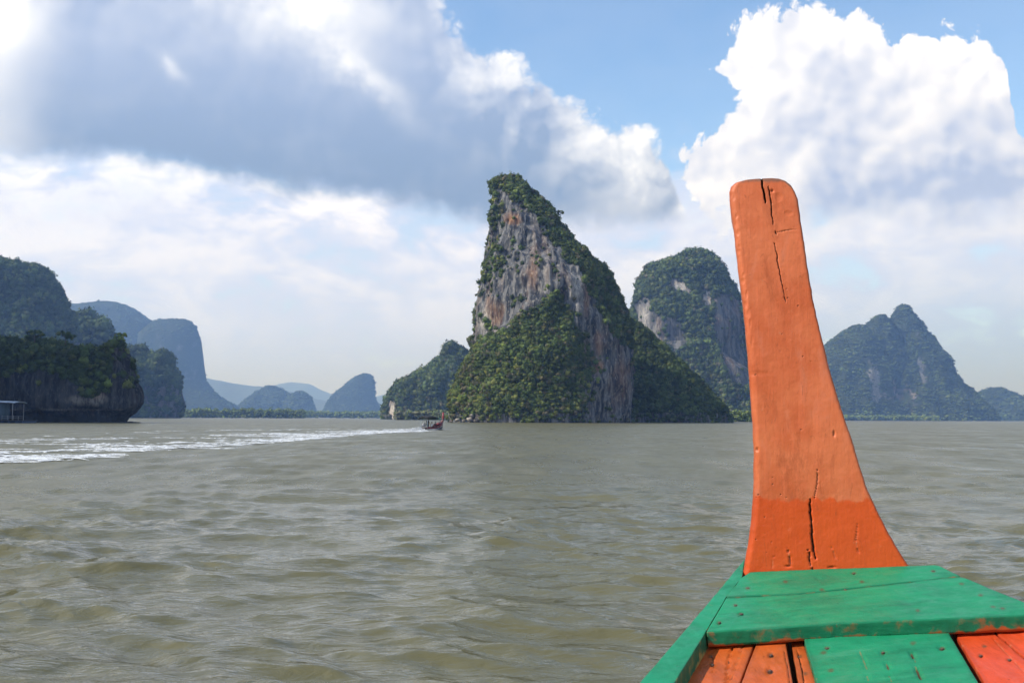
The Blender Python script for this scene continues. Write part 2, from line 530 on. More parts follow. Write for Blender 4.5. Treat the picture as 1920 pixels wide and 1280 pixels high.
def waves(x, y, full=False):
    D = np.hypot(x, y)
    sp = np.maximum(D * D / (CAM_H * FPX) * 1.4, D * 0.0019)
    z = np.zeros_like(x); hx = np.zeros_like(x); hy = np.zeros_like(x)
    gust = 0.92 + 0.55 * perlin(np.stack([x / 5, y / 7, x * 0], -1)) + 0.3 * perlin(np.stack([x / 23, y / 31, x * 0 + 4], -1))
    for L, a, cx, sy, ph in SPEC:
        f = np.clip(L / (1.15 * sp) - 0.5, 0, 1) * np.clip(D / 3.0, 0.2, 1)
        if not f.any(): continue
        k = 2 * np.pi / L
        arg = k * (x * cx + y * sy) + ph
        z += a * f * np.cos(arg); s = a * f * np.sin(arg) * 0.75
        hx -= cx * s; hy -= sy * s
    return z * gust, hx * gust, hy * gust


az_in = np.linspace(R(-37), R(37), 760)
az_out = np.concatenate([np.linspace(R(37), R(180), 46)[1:], np.linspace(R(-180), R(-37), 46)[1:-1]])
AZ = np.concatenate([az_in, az_out])
dys = np.concatenate([np.linspace(575, 5, 430), np.geomspace(5, 0.22, 34)[1:]])
RAD = np.concatenate([np.linspace(0.5, 6.0, 14), CAM_H * FPX / dys])
GX = RAD[:, None] * np.sin(AZ)[None]; GY = RAD[:, None] * np.cos(AZ)[None]
gz, ghx, ghy = waves(GX.ravel(), GY.ravel())
outer = np.tile((np.abs(AZ) > R(40))[None], (len(RAD), 1)).ravel() * 1.0
gz *= 1 - outer * 0.6; ghx *= 1 - outer; ghy *= 1 - outer
WV = np.stack([GX.ravel() + ghx, GY.ravel() + ghy, gz], -1)
WF = grid_faces(len(RAD), len(AZ), True)
WV = np.concatenate([WV, [[0, 0, 0]]])
n_az = len(AZ); j = np.arange(n_az)
WT = np.stack([np.full(n_az, len(WV) - 1), (j + 1) % n_az, j], 1)
me = mesh_np('water', WV, [WF, WT], smooth=True)
# slopes of the waves too small for the mesh at each distance go into the gloss
spv = np.maximum(RAD * RAD / (CAM_H * FPX) * 1.4, RAD * 0.0019)
lost = sum(0.5 * (2 * np.pi / L * a) ** 2 * (1 - np.clip(L / (1.15 * spv) - 0.5, 0, 1) ** 2) for L, a, _, _, _ in SPEC)
set_float(me, 'chop', np.append(np.repeat(np.sqrt(lost), len(AZ)), 0))

wm, t, b = new_mat('muddy_sea_water')
g = t.node('ShaderNodeNewGeometry'); pos = E(t, g.outputs['Position'])
mud = t.noise(pos, 0.12, 4, 0.55)
t.put(b.inputs['Base Color'], t.mix(t.ramp(mud, 0.3, 0.7), (0.098, 0.090, 0.043), (0.116, 0.108, 0.055)))
pat1 = t.noise(t.vmath('MULTIPLY', pos, (0.22, 0.085, 1.0)), 1.0, 6, 0.65, 0.4)
pat2 = t.noise(t.vmath('MULTIPLY', pos, (0.9, 0.30, 1.0)), 1.0, 5, 0.65, 0.4)
far2 = t.noise(t.vmath('MULTIPLY', pos, (0.5, 0.16, 1.0)), 1.0, 1.0, 0.5, 0.4)
far1 = t.noise(t.vmath('MULTIPLY', pos, (0.12, 0.045, 1.0)), 1.0, 2.0, 0.5, 0.4)
gusty = t.ramp(pat1 * 0.6 + pat2 * 0.5, 0.36, 0.74, smooth=False)
t.put(b.inputs['Roughness'], t.math('SQRT', t.attr('chop') * (gusty * 1.4 + 0.05) + 0.006)); b.inputs['IOR'].default_value = 1.333; b.inputs['Specular IOR Level'].default_value = 0.42
sx = t.vmath('MULTIPLY', pos, (0.6, 1.0, 1.0))
rip = t.noise(sx, 6.5, 4, 0.58, 0.7)
med = t.noise(t.vmath('MULTIPLY', pos, (0.45, 1.0, 1.0)), 1.5, 4, 0.58, 0.6)
lng = t.noise(t.vmath('MULTIPLY', pos, (0.30, 1.0, 1.0)), 0.55, 4, 0.6, 0.4)
bp = t.node('ShaderNodeBump'); bp.inputs['Strength'].default_value = 1.0; bp.inputs['Distance'].default_value = 1.0
t.put(bp.inputs['Height'], rip * 0.022 + med * 0.056 + lng * 0.05 + far2 * 0.30 + far1 * 0.42); t.l.new(bp.outputs[0], b.inputs['Normal'])
water = link('water', me, wm); tag(water, 'choppy grey-green muddy sea filling the bay in front of the limestone hills', 'sea', kind='structure')


# ------------------------------------------------------------------ limestone hills
def lump(Lp, Rp, Dc, ratio=0.7, n=2.2, nl=90, na=160, amp=2.0, cell=7.0, bmul=None, bmin=1.0, shift=0.0, seed=0.0, zdown=2.0, flute=4.0, dy=0.0, zwob=0.0):
    """one rounded mass between a left and a right outline (photo pixels) at distance Dc; real depth = ratio * half width"""
    sink = lambda P: [(x, y + dy * min(1.0, max(0.0, (780 - y) / 130))) for x, y in P]
    Lp, Rp = sink(Lp), sink(Rp)
    y0 = max(Lp[0][1], Rp[0][1]); y1 = max(Lp[-1][1], Rp[-1][1])
    tt = np.linspace(0, 1, nl) ** 1.25
    ys = y0 + (y1 - y0) * tt
    Lx = np.interp(ys, [p[1] for p in Lp], [p[0] for p in Lp]); Rx = np.interp(ys, [p[1] for p in Rp], [p[0] for p in Rp])
    PL = np.array([pix(x, y, Dc) for x, y in zip(Lx, ys)]); PR = np.array([pix(x, y, Dc) for x, y in zip(Rx, ys)])
    cx = (PL[:, 0] + PR[:, 0]) / 2; a = np.maximum((PR[:, 0] - PL[:, 0]) / 2, 0.3); z = (PL[:, 2] + PR[:, 2]) / 2
    bb = np.maximum(a * ratio, bmin)
    if bmul is not None: bb = bb * np.interp(ys, [p[0] for p in bmul], [p[1] for p in bmul])
    z = np.concatenate([z, [z[-1] - 0.6 if z[-1] > 2.0 else min(z[-1], 0) - zdown]]); cx = np.append(cx, cx[-1]); a = np.append(a, a[-1]); bb = np.append(bb, bb[-1])
    th = np.linspace(0, 2 * np.pi, na, endpoint=False)
    c, s = np.cos(th), np.sin(th)
    ex = np.sign(c) * np.abs(c) ** (2 / n); ey = np.sign(s) * np.abs(s) ** (2 / n)
    X = cx[:, None] + a[:, None] * ex[None]; Y = Dc + shift + bb[:, None] * ey[None]; Z = np.repeat(z[:, None], na, 1)
    N = np.stack([np.repeat((c)[None], len(z), 0) / a[:, None], np.repeat((s)[None], len(z), 0) / bb[:, None]], -1)
    N /= np.linalg.norm(N, axis=-1)[..., None]
    P = np.stack([X, Y, Z], -1) + seed * 37.0
    flu = np.abs(perlin(P / np.array([cell, cell, cell * flute])))
    d = -amp * 1.5 * (0.32 - flu) * -1.0
    d = d + amp * 0.9 * fbm(P / np.array([cell * 2.6, cell * 2.6, cell * 2.2]), 3) + amp * 0.34 * fbm(P / np.array([cell * 0.34, cell * 0.34, cell * 1.5]), 3)
    d = d * np.clip(a / (amp * 4.0), 0.12, 1)[:, None]
    X = X + N[..., 0] * d; Y = Y + N[..., 1] * d
    Z = Z + amp * 0.35 * fbm(P / (cell * 0.8) + 9.1, 2) * np.clip(a / (amp * 4.0), 0.1, 1)[:, None] * (np.arange(len(z)) < len(z) - 1)[:, None]
    if zwob: Z = Z + zwob * fbm(np.stack([X / 9, Y / 9, Z * 0 + 3], -1), 3) * np.clip((Z - 0.2) / 2.5, 0, 1) * np.clip((9 - Z) / 4, 0, 1)
    V = np.stack([X, Y, Z], -1).reshape(-1, 3)
    F = grid_faces(len(z), na, True)[:, ::-1]
    top = np.array([[cx[0], Dc + shift, z[0] + 0.15 * amp]])
    V = np.concatenate([V, top]); k = len(V) - 1; j = np.arange(na)
    T = np.stack([np.full(na, k), j, (j + 1) % na], 1)
    return V, F, T


ROCK = rock_material('limestone', 1.0, base=(0.165, 0.163, 0.162), dark=(0.030, 0.034, 0.042), pale=(0.41, 0.375, 0.32), orange=0.17)
ROCK_FAR = rock_material('far_limestone', 2.2, base=(0.15, 0.145, 0.14), dark=(0.05, 0.055, 0.055), pale=(0.24, 0.22, 0.20), orange=0.3)
ROCK_WOOD = rock_material('wooded_limestone', 2.2, base=(0.12, 0.12, 0.115), dark=(0.05, 0.055, 0.055), pale=(0.22, 0.20, 0.18), orange=0.25, wood=(0.040, 0.058, 0.018))
ROCK_DARK = rock_material('dark_limestone', 0.8, base=(0.060, 0.058, 0.056), dark=(0.018, 0.018, 0.02), pale=(0.13, 0.125, 0.115), orange=0.15)  # limestone recipe with darker tones throughout


def hill(name, label, cat, lumps, mat, n_crown, size, pal, lod, mask=None, stains_shade=(), pal2=None, keep_back=0.12, mix2=None):
    far_off = lod == 'far'; sit = -0.10 if far_off else 0.12
    V, F = join_arr(lumps)
    me = mesh_np(name, V, F, smooth=True)
    px, py = to_pix(V)
    S = np.zeros((len(V), 3))
    for (cx, cy_, rx, ry, ch, st) in stains_shade:
        wob = fbm(V / 9.0, 3) * 0.9
        S[:, ch] = np.maximum(S[:, ch], st * np.clip(1.6 - 1.6 * np.sqrt(((px - cx) / rx) ** 2 + ((py - cy_) / ry) ** 2) + wob, 0, 1))
    set_color(me, 'stain', S)
    vn = np.empty(len(V) * 3, np.float32); me.vertex_normals.foreach_get('vector', vn); vn = vn.reshape(-1, 3)
    set_float(me, 'veg', np.ones(len(V)) if mask is None else mask(px, py, vn, V))
    o = link(name, me, mat); tag(o, label, cat, kind='structure')
    # plant it: crowns on the surface that is turned to the bay, fewer on the back
    Q = F[0]; T = np.concatenate([Q[:, [0, 1, 2]], Q[:, [0, 2, 3]]] + ([F[1]] if len(F) > 1 else []))
    A, B, C_ = V[T[:, 0]], V[T[:, 1]], V[T[:, 2]]
    nn = np.cross(B - A, C_ - A); ar = np.linalg.norm(nn, axis=1) + 1e-9; nn = nn / ar[:, None]
    cen = (A + B + C_) / 3
    # the part that is buried inside another lump needs no trees
    face = (nn * (CAM - cen)).sum(1) / np.linalg.norm(CAM - cen, axis=1)
    w = ar * np.where(face > -0.15, 1.0, keep_back) * (cen[:, 2] > 0.3)
    cpx, cpy = to_pix(cen)
    w *= np.where((cpx < -260) | (cpx > 2100), 0.25, 1.0)
    if mask is not None: w = w * mask(cpx, cpy, nn, cen)
    w /= w.sum()
    idx = RNG.choice(len(T), n_crown, p=w)
    r1, r2 = RNG.random((2, n_crown)); f = r1 + r2 > 1; r1[f] = 1 - r1[f]; r2[f] = 1 - r2[f]
    P = A[idx] + (B[idx] - A[idx]) * r1[:, None] + (C_[idx] - A[idx]) * r2[:, None]
    sz = size * np.exp(RNG.normal(0, 0.30 if far_off else 0.36, n_crown))
    P = P + nn[idx] * (sz * sit)[:, None] + np.array([0, 0, 1.0]) * (sz * (0.0 if far_off else 0.1))[:, None]
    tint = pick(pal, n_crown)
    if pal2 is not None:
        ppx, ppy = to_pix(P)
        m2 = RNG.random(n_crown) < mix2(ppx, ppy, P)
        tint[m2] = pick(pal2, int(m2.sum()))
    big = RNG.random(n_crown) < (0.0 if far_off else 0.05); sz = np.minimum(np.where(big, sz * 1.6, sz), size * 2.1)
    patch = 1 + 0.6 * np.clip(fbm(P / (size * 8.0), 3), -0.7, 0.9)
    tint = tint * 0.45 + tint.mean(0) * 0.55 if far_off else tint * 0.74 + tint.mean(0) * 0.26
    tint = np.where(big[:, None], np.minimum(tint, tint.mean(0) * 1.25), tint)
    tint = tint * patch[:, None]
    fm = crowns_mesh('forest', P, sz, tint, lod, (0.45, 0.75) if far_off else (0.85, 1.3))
    fo = link('forest', fm, LEAF, o); fo['kind'] = 'stuff'
    return o


def nz(cen, s):
    return fbm(cen / s, 3)


# --- the tall leaning island in the middle
body = lump([(948, 333), (931, 338), (924, 348), (921, 400), (919, 450), (912, 490), (903, 540), (897, 580), (894, 620), (890, 660), (882, 793)],
            [(962, 333), (974, 338), (984, 348), (1006, 374), (1036, 404), (1058, 434), (1084, 463), (1113, 490), (1141, 515), (1153, 545), (1164, 575), (1177, 610), (1180, 650), (1184, 720), (1182, 793)],
            452, 0.95, 1.85, 190, 330, amp=2.4, cell=5.6, bmin=4.0, flute=8.0, seed=1)
apron = lump([(1038, 545), (985, 583), (925, 622), (895, 650), (872, 680), (855, 720), (842, 750), (838, 794)],
             [(1048, 545), (1082, 580), (1098, 620), (1104, 660), (1110, 700), (1116, 750), (1122, 794)],
             430, 0.62, 2.0, 70, 130, amp=1.6, cell=9, bmin=2.0, seed=2)
ridge = lump([(1150, 590), (1120, 640), (1110, 793)],
             [(1172, 590), (1184, 602), (1214, 626), (1245, 652), (1278, 684), (1310, 712), (1336, 742), (1356, 766), (1366, 793)],
             506, 0.55, 2.1, 70, 130, amp=1.8, cell=8, bmin=6, seed=3)
ROCKPOLY = [(920, 350), (950, 365), (1000, 392), (1022, 432), (1046, 466), (1078, 496), (1106, 540), (1126, 590), (1160, 636), (1188, 660), (1190, 788), (1098, 788), (1093, 700), (1088, 625), (1050, 548), (985, 590), (930, 628), (885, 640), (890, 560), (903, 490), (912, 440)]


def mid_mask(px, py, nn, cen):
    inside = in_poly(px + 10 * nz(cen, 6.0), py + 14 * nz(cen + 50, 6.0), ROCKPOLY)
    pat = nz(cen * np.array([1, 1, 0.8]) + 20, 7.5)
    leftstrip = np.exp(-((px - 925) / 22) ** 2 - ((py - 490) / 45) ** 2) + 0.8 * np.exp(-((px - 928) / 14) ** 2 - ((py - 395) / 40) ** 2) + np.exp(-((px - 1105) / 22) ** 2 - ((py - 690) / 50) ** 2)
    steep = np.clip(nn[:, 2] * 2.2, 0, 1)
    inw = np.clip((pat - 0.56) * 3.0, 0, 0.6) + 0.5 * np.clip(leftstrip * 1.4 + nz(cen + 80, 4.0) * 0.8 - 0.35, 0, 1) + 0.03 * steep ** 2
    inw = np.where(px > 1110, inw * 0.3, inw)
    base = np.where(py > 772, 0.35, 1.0)
    return np.where(inside, np.clip(inw, 0.001, 1), base)


main_island = hill('karst_island', 'tall leaning limestone island with bare orange streaked cliffs above a green wooded apron', 'island',
     [body, apron, ridge], ROCK, 17000, 0.92, GREENS, 'mid', mid_mask,
     stains_shade=[(966, 412, 24, 13, 0, 0.9), (925, 585, 20, 32, 0, 0.55), (908, 600, 14, 26, 1, 0.8), (1000, 500, 16, 40, 0, 0.45), (1020, 510, 12, 40, 1, 0.45), (1100, 560, 8, 40, 0, 0.5), (1122, 640, 10, 36, 0, 0.5), (1120, 690, 12, 20, 0, 0.7), (1080, 540, 20, 50, 1, 0.45), (1165, 720, 20, 60, 0, 0.35), (1020, 800, 200, 7, 2, 0.9)],
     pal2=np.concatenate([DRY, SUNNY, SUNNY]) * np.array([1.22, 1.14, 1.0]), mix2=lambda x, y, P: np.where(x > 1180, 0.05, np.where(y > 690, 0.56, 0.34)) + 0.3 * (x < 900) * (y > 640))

# --- mountain behind it on the right
mtn = lump([(1296, 472), (1264, 484), (1220, 502), (1209, 518), (1202, 542), (1190, 562), (1184, 584), (1181, 640), (1170, 792)],
           [(1316, 472), (1334, 484), (1351, 504), (1369, 534), (1382, 563), (1392, 600), (1402, 660), (1406, 720), (1412, 792)],
           1180, 0.8, 2.0, 110, 190, amp=5.31, cell=22.12, bmin=11.80, seed=4, flute=3.0)
mtn2 = lump([(1250, 640), (1215, 700), (1190, 792)], [(1330, 640), (1400, 690), (1470, 792)], 1121, 0.5, 2.0, 50, 90, amp=4.43, cell=23.60, bmin=11.80, seed=5)
RP2 = [[(1190, 566), (1212, 556), (1236, 588), (1250, 645), (1222, 650), (1196, 606)], [(1255, 523), (1275, 522), (1296, 546), (1290, 556), (1262, 540)],
       [(1312, 540), (1330, 545), (1338, 580), (1322, 580)], [(1245, 615), (1275, 600), (1280, 645), (1250, 645)], [(1342, 545), (1385, 560), (1406, 725), (1366, 715), (1338, 620)], [(1238, 600), (1270, 590), (1290, 640), (1262, 660)]]


def m2_mask(px, py, nn, cen):
    ins = np.zeros(px.shape, bool)
    for k_, p_ in enumerate(RP2): ins |= in_poly(px + 5 * nz(cen, 10), py + 5 * nz(cen + 9, 10), p_)
    return np.where(ins, 0.015, 1.0)


hill('limestone_hill', 'dome topped wooded limestone mountain with white cliff patches behind the leaning island', 'mountain', [mtn, mtn2], ROCK_FAR, 9000, 2.5, GREENS, 'mid', m2_mask,
     stains_shade=[(1208, 590, 14, 36, 1, 0.42), (1225, 620, 14, 24, 1, 0.25), (1275, 538, 22, 18, 1, 0.55), (1325, 560, 14, 24, 1, 0.6)],
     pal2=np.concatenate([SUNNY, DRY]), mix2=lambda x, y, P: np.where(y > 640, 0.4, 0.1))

# --- big hazy mountain right of the stem post
rm = [lump([(1688, 574), (1681, 582), (1676, 592), (1668, 610), (1645, 650), (1610, 700), (1570, 792)],
           [(1697, 574), (1706, 581), (1713, 591), (1724, 603), (1735, 622), (1748, 631), (1760, 646), (1775, 672), (1792, 702), (1812, 728), (1832, 747), (1848, 764), (1862, 792)], 2700, 0.75, 2.1, 90, 170, amp=11.70, cell=54.00, bmin=25.20, seed=6, flute=3.5),
      lump([(1645, 592), (1632, 604), (1618, 618), (1600, 650), (1560, 792)], [(1656, 592), (1670, 602), (1690, 640), (1720, 792)], 2664, 0.8, 2.1, 60, 110, amp=10.80, cell=50.40, bmin=25.20, seed=7, flute=3.0),
      lump([(1600, 611), (1583, 619), (1565, 634), (1547, 652), (1522, 682), (1490, 740), (1470, 792)], [(1622, 611), (1640, 630), (1670, 700), (1690, 792)], 2646, 0.8, 2.1, 60, 120, amp=10.80, cell=50.40, bmin=25.20, seed=8, flute=3.0)]


def rm_mask(px, py, nn, cen):
    p = nz(cen * np.array([1, 1, 0.5]), 45)
    cliff = (np.exp(-((px - 1655) / 55) ** 2 - ((py - 720) / 60) ** 2) + np.exp(-((px - 1720) / 30) ** 2 - ((py - 690) / 70) ** 2))
    return np.clip(1.0 - cliff * np.clip(0.5 + p * 2.2, 0, 1.2), 0.10, 1)


hill('limestone_hill', 'steep hazy blue mountain with a knobbly summit seen right of the orange stem post', 'mountain', rm, ROCK_WOOD, 8000, 5.0, GREENS * 0.9, 'far', rm_mask,
     stains_shade=[(1640, 735, 40, 70, 1, 0.36), (1722, 690, 22, 80, 1, 0.28), (1690, 640, 20, 60, 1, 0.2), (1695, 740, 34, 50, 0, 0.26)], pal2=SUNNY * 1.3, mix2=lambda x, y, P: np.where(y > 770, 0.8, 0.1))
hill('limestone_hill', 'low rounded hazy hill at the right foot of the steep blue mountain', 'hill',
     [lump([(1858, 727), (1842, 735), (1825, 746), (1800, 792)], [(1876, 727), (1895, 736), (1925, 750), (1975, 765), (2030, 792)], 3300, 0.8, 2.0, 50, 110, amp=9.43, cell=56.57, bmin=18.86, seed=9)], ROCK_WOOD, 1200, 8.0, GREENS, 'far')

# --- left side: near undercut cliff, then the hills behind it
NOTCH = [(600, 1.0), (755, 1.0), (768, 0.97), (774, 0.80), (779, 0.66), (800, 0.62)]
cl = [lump([(-400, 652), (-430, 700), (-450, 800)], [(175, 652), (236, 664), (246, 684), (252, 705), (260, 725), (264, 742), (262, 757), (256, 766), (242, 773), (231, 779), (226, 786), (224, 795)],
           300, 0.20, 2.6, 110, 420, amp=1.5, cell=5.5, bmul=NOTCH, seed=10, flute=2.5, dy=5, zwob=1.6),
      lump([(-300, 630), (-380, 645), (-420, 700), (-430, 760)], [(80, 630), (128, 638), (150, 662), (190, 700), (200, 760)], 309, 0.2, 2.3, 60, 240, amp=1.6, cell=6, bmin=4, seed=11, dy=11),
      lump([(214, 637), (202, 646), (182, 664), (160, 700), (150, 755)], [(222, 637), (234, 646), (241, 662), (249, 700), (254, 755)], 300, 0.6, 2.2, 60, 120, amp=1.1, cell=5, bmin=3, seed=12, dy=9),
      # unseen taller cliff beyond the picture, added to shade the headland
      lump([(-700, -60), (-900, 100), (-1150, 400), (-1250, 800)], [(-560, -60), (-430, 60), (-300, 220), (-215, 420), (-150, 620), (-90, 800)], 262, 0.5, 2.2, 70, 120, amp=3, cell=12, bmin=6, seed=13)]


def cl_mask(px, py, nn, cen):
    p = nz(cen, 7.0)
    lim = 722 + 14 * p + np.where(px > 170, 10, 0) - 26 * np.exp(-((px - 60) / 60.0) ** 2)
    tip = (px > 205 + 8 * p) & (py > 652)
    low = 0.12 * np.clip(p * 2, 0, 1) * (py < 752)
    wgt = np.where(py < lim, 1.0, low)
    wgt = np.where(tip & (py < lim), 0.22, wgt)
    return wgt * np.where(px < -160, 0.25, 1.0)


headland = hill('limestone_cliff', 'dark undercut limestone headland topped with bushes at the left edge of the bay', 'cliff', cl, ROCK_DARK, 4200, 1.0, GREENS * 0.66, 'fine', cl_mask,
     stains_shade=[(160, 750, 60, 12, 1, 0.3), (100, 768, 200, 3, 1, 0.25), (80, 787, 300, 13, 2, 1.0), (180, 740, 20, 10, 0, 0.25)], pal2=SUNNY * 0.9, mix2=lambda x, y, P: np.where((x > 140) & (y > 655), 0.6, 0.3))  # dark band paints the notch shade; yellower right-hand crowns paint sunlight
hill('limestone_hill', 'tall wooded hill rising behind the dark left headland', 'hill',
     [lump([(-140, 470), (-240, 482), (-330, 520), (-440, 792)], [(-20, 470), (30, 481), (70, 488), (86, 502), (100, 526), (110, 547), (121, 577), (130, 602), (139, 642), (146, 792)], 1050, 0.5, 2.4, 90, 200, amp=5.73, cell=25.45, bmin=12.73, seed=14, dy=13)],
     ROCK_FAR, 5000, 2.5, GREENS, 'mid', lambda px, py, nn, cen: np.where(py > 640, 0.15, 1.0))
hill('limestone_hill', 'small wooded knoll between the dark left headland and the far mountain', 'hill',
     [lump([(146, 585), (137, 598), (128, 640), (110, 792)], [(166, 585), (185, 597), (201, 610), (212, 626), (232, 660), (250, 792)], 1150, 0.7, 2.2, 50, 90, amp=4.79, cell=22.36, bmin=9.58, seed=15, dy=6)], ROCK_FAR, 800, 4.0, GREENS, 'mid')
hill('limestone_hill', 'steep sided wooded rock standing just right of the dark left headland', 'rock',
     [lump([(240, 645), (225, 660), (200, 792)], [(268, 645), (283, 655), (297, 671), (318, 700), (330, 792)], 1150, 0.7, 2.3, 60, 110, amp=4.54, cell=19.67, bmin=9.08, seed=16, dy=8),
      lump([(301, 656), (295, 668), (282, 700), (270, 786)], [(311, 656), (319, 665), (326, 682), (334, 710), (339, 735), (343, 755), (341, 772), (338, 786)], 1142, 0.8, 2.4, 60, 110, amp=3.33, cell=16.64, bmin=9.08, seed=17, dy=6)],
     ROCK_FAR, 2200, 2.8, GREENS, 'mid', lambda px, py, nn, cen: np.where((py > 720) & (px > 270), 0.25, 1.0))
hill('far_mountain', 'long hazy blue mountain ending in a sheer drop behind the left hills', 'mountain',
     [lump([(190, 566), (142, 572), (100, 580), (40, 640), (10, 786)], [(212, 566), (230, 570), (250, 579), (268, 591), (287, 605), (310, 630), (380, 786)], 3700, 0.6, 2.2, 60, 130, amp=6.17, cell=105.71, bmin=35.24, seed=18),
      lump([(300, 599), (288, 603), (262, 625), (200, 786)], [(346, 599), (357, 603), (367, 613), (375, 640), (380, 678), (385, 714), (397, 731), (416, 746), (440, 760), (456, 786)], 3630, 0.6, 2.5, 60, 130, amp=4.40, cell=105.71, bmin=35.24, seed=19)],
     ROCK_WOOD, 3600, 4.6, GREENS, 'far', lambda px, py, nn, cen: np.where(nn[:, 2] < 0.22, 0.12, 1.0))
hill('far_mountain', 'low two humped hazy hill beyond the mangroves left of the blue fin shaped peak', 'hill',
     [lump([(502, 724), (483, 735), (462, 750), (450, 760), (440, 787)], [(514, 724), (530, 733), (545, 741), (570, 787)], 4300, 0.7, 2.2, 40, 90, amp=9.35, cell=74.78, bmin=26.17, seed=20),
      lump([(557, 734), (540, 745), (520, 787)], [(567, 734), (575, 740), (583, 750), (590, 768), (594, 787)], 4225, 0.8, 2.3, 40, 80, amp=7.48, cell=74.78, bmin=26.17, seed=21)],
     ROCK_WOOD, 1500, 7.5, GREENS, 'far')
hill('far_mountain', 'hazy blue fin shaped peak with one sheer side in the middle distance', 'mountain',
     [lump([(683, 701), (671, 705), (655, 716), (636, 731), (620, 747), (609, 766), (603, 787)], [(689, 701), (696, 706), (701, 716), (702, 740), (705, 755), (712, 766), (720, 787)], 4600, 0.7, 2.3, 60, 110, amp=7.36, cell=92.00, bmin=25.76, seed=22)],
     ROCK_WOOD, 1700, 6.2, GREENS * 0.9, 'far')
hill('limestone_hill', 'wooded hill with a square knob summit left behind the leaning island', 'hill',
     [lump([(838, 640), (830, 647), (827, 662), (815, 677), (797, 691), (773, 704), (750, 713), (738, 726), (729, 741), (725, 756), (728, 788)], [(852, 640), (862, 648), (873, 652), (880, 662), (892, 700), (905, 788)], 1050, 0.6, 2.3, 80, 150, amp=4.14, cell=17.96, bmin=8.29, seed=23, dy=9)],
     ROCK_FAR, 3800, 2.6, GREENS, 'mid', lambda px, py, nn, cen: np.where(((px - 736) / 8) ** 2 + ((py - 767) / 20) ** 2 < 1, 0.0, 1.0),
     stains_shade=[(736, 768, 10, 26, 1, 1.0), (734, 775, 6, 14, 0, 0.6)], pal2=np.concatenate([SUNNY, DRY]), mix2=lambda x, y, P: np.where(y > 745, 0.5, 0.08))


def ridge_line(pts, D, depth, amp, cell, label, seed):
    xs = np.linspace(pts[0][0], pts[-1][0], 260); ys = np.interp(xs, [p[0] for p in pts], [p[1] for p in pts])
    top = np.array([pix(x, y, D) for x, y in zip(xs, ys)])
    prof = np.array([(-1, 0), (-0.7, 0.35), (-0.4, 0.72), (-0.18, 0.93), (0, 1), (0.3, 0.8), (1, 0)])
    V = np.stack([np.repeat(top[:, 0:1], len(prof), 1), D + depth * np.repeat(prof[None, :, 0], len(xs), 0), top[:, 2:3] * prof[None, :, 1] - 3 * (prof[None, :, 1] == 0)], -1)
    V[..., 2] += amp * fbm(V / cell + seed, 4) * prof[None, :, 1]
    me = mesh_np('hills', V.reshape(-1, 3), grid_faces(len(xs), len(prof)), smooth=True)
    set_color(me, 'stain', np.zeros((len(xs) * len(prof), 3)))
    tag(link('hills', me, FAR_WOOD), label, 'hills', kind='structure')


FAR_WOOD = plain('far_wooded_slope', (0.05, 0.065, 0.035), 0.9, 0.3, 0.01)
ridge_line([(100, 770), (250, 730), (330, 715), (390, 709), (430, 715), (470, 724), (520, 730), (600, 748), (700, 762), (900, 778)], 8000, 900, 14, 280, 'pale blue hills low on the horizon left of the fin shaped peak', 3)
ridge_line([(420, 760), (480, 735), (520, 720), (545, 716), (580, 720), (612, 735), (640, 748), (690, 746), (720, 738), (760, 744), (860, 765), (1000, 782)], 11500, 1100, 18, 380, 'palest most distant hills between the two humped hill and the wooded knob hill', 7)


# --- mangroves along the far shore
def mangrove(label, x0, x1, ytop, ybot, D, depth, n, size, pal):
    xs = RNG.uniform(x0, x1, n); dd = RNG.random(n) ** 1.3 * depth
    P = np.array([pix(x, ybot, D) for x in xs]); P[:, 1] += dd; P[:, 0] *= (D + dd) / D
    H = (ybot - ytop) * D / FPX
    hn = 0.8 + 0.25 * fbm(np.stack([xs / 14, xs * 0, xs * 0], -1), 2)
    P[:, 2] = RNG.random(n) ** 0.8 * (H * hn - size) + size * 0.4
    tint = pick(pal, n); tint = 0.4 * tint + 0.6 * tint.mean(0)
    me = crowns_mesh('mangrove_forest', P, size * np.exp(RNG.normal(0, 0.25, n)), tint, 'far')
    tag(link('mangrove_forest', me, LEAF), label, 'mangroves', kind='stuff')


mangrove('dense green mangrove belt on the far shore beside the steep left rock', 338, 570, 764, 785, 1500, 80, 1900, 2.5, SUNNY * 1.45)
mangrove('paler mangrove belt on the far shore below the fin shaped peak', 430, 735, 770, 786, 2200, 110, 1900, 3.2, SUNNY * 1.6)
mangrove('light green mangroves at the water below the wooded knob hill', 742, 842, 768, 789, 800, 30, 900, 1.7, np.concatenate([SUNNY, DRY]) * 1.35)
mangrove('light green mangroves at the foot of the dome topped mountain', 1355, 1425, 766, 791, 700, 18, 500, 1.4, SUNNY * 1.5)
mangrove('low green scrub along the foot of the steep blue mountain', 1565, 1760, 778, 791, 2300, 50, 700, 3.6, SUNNY * 1.5)


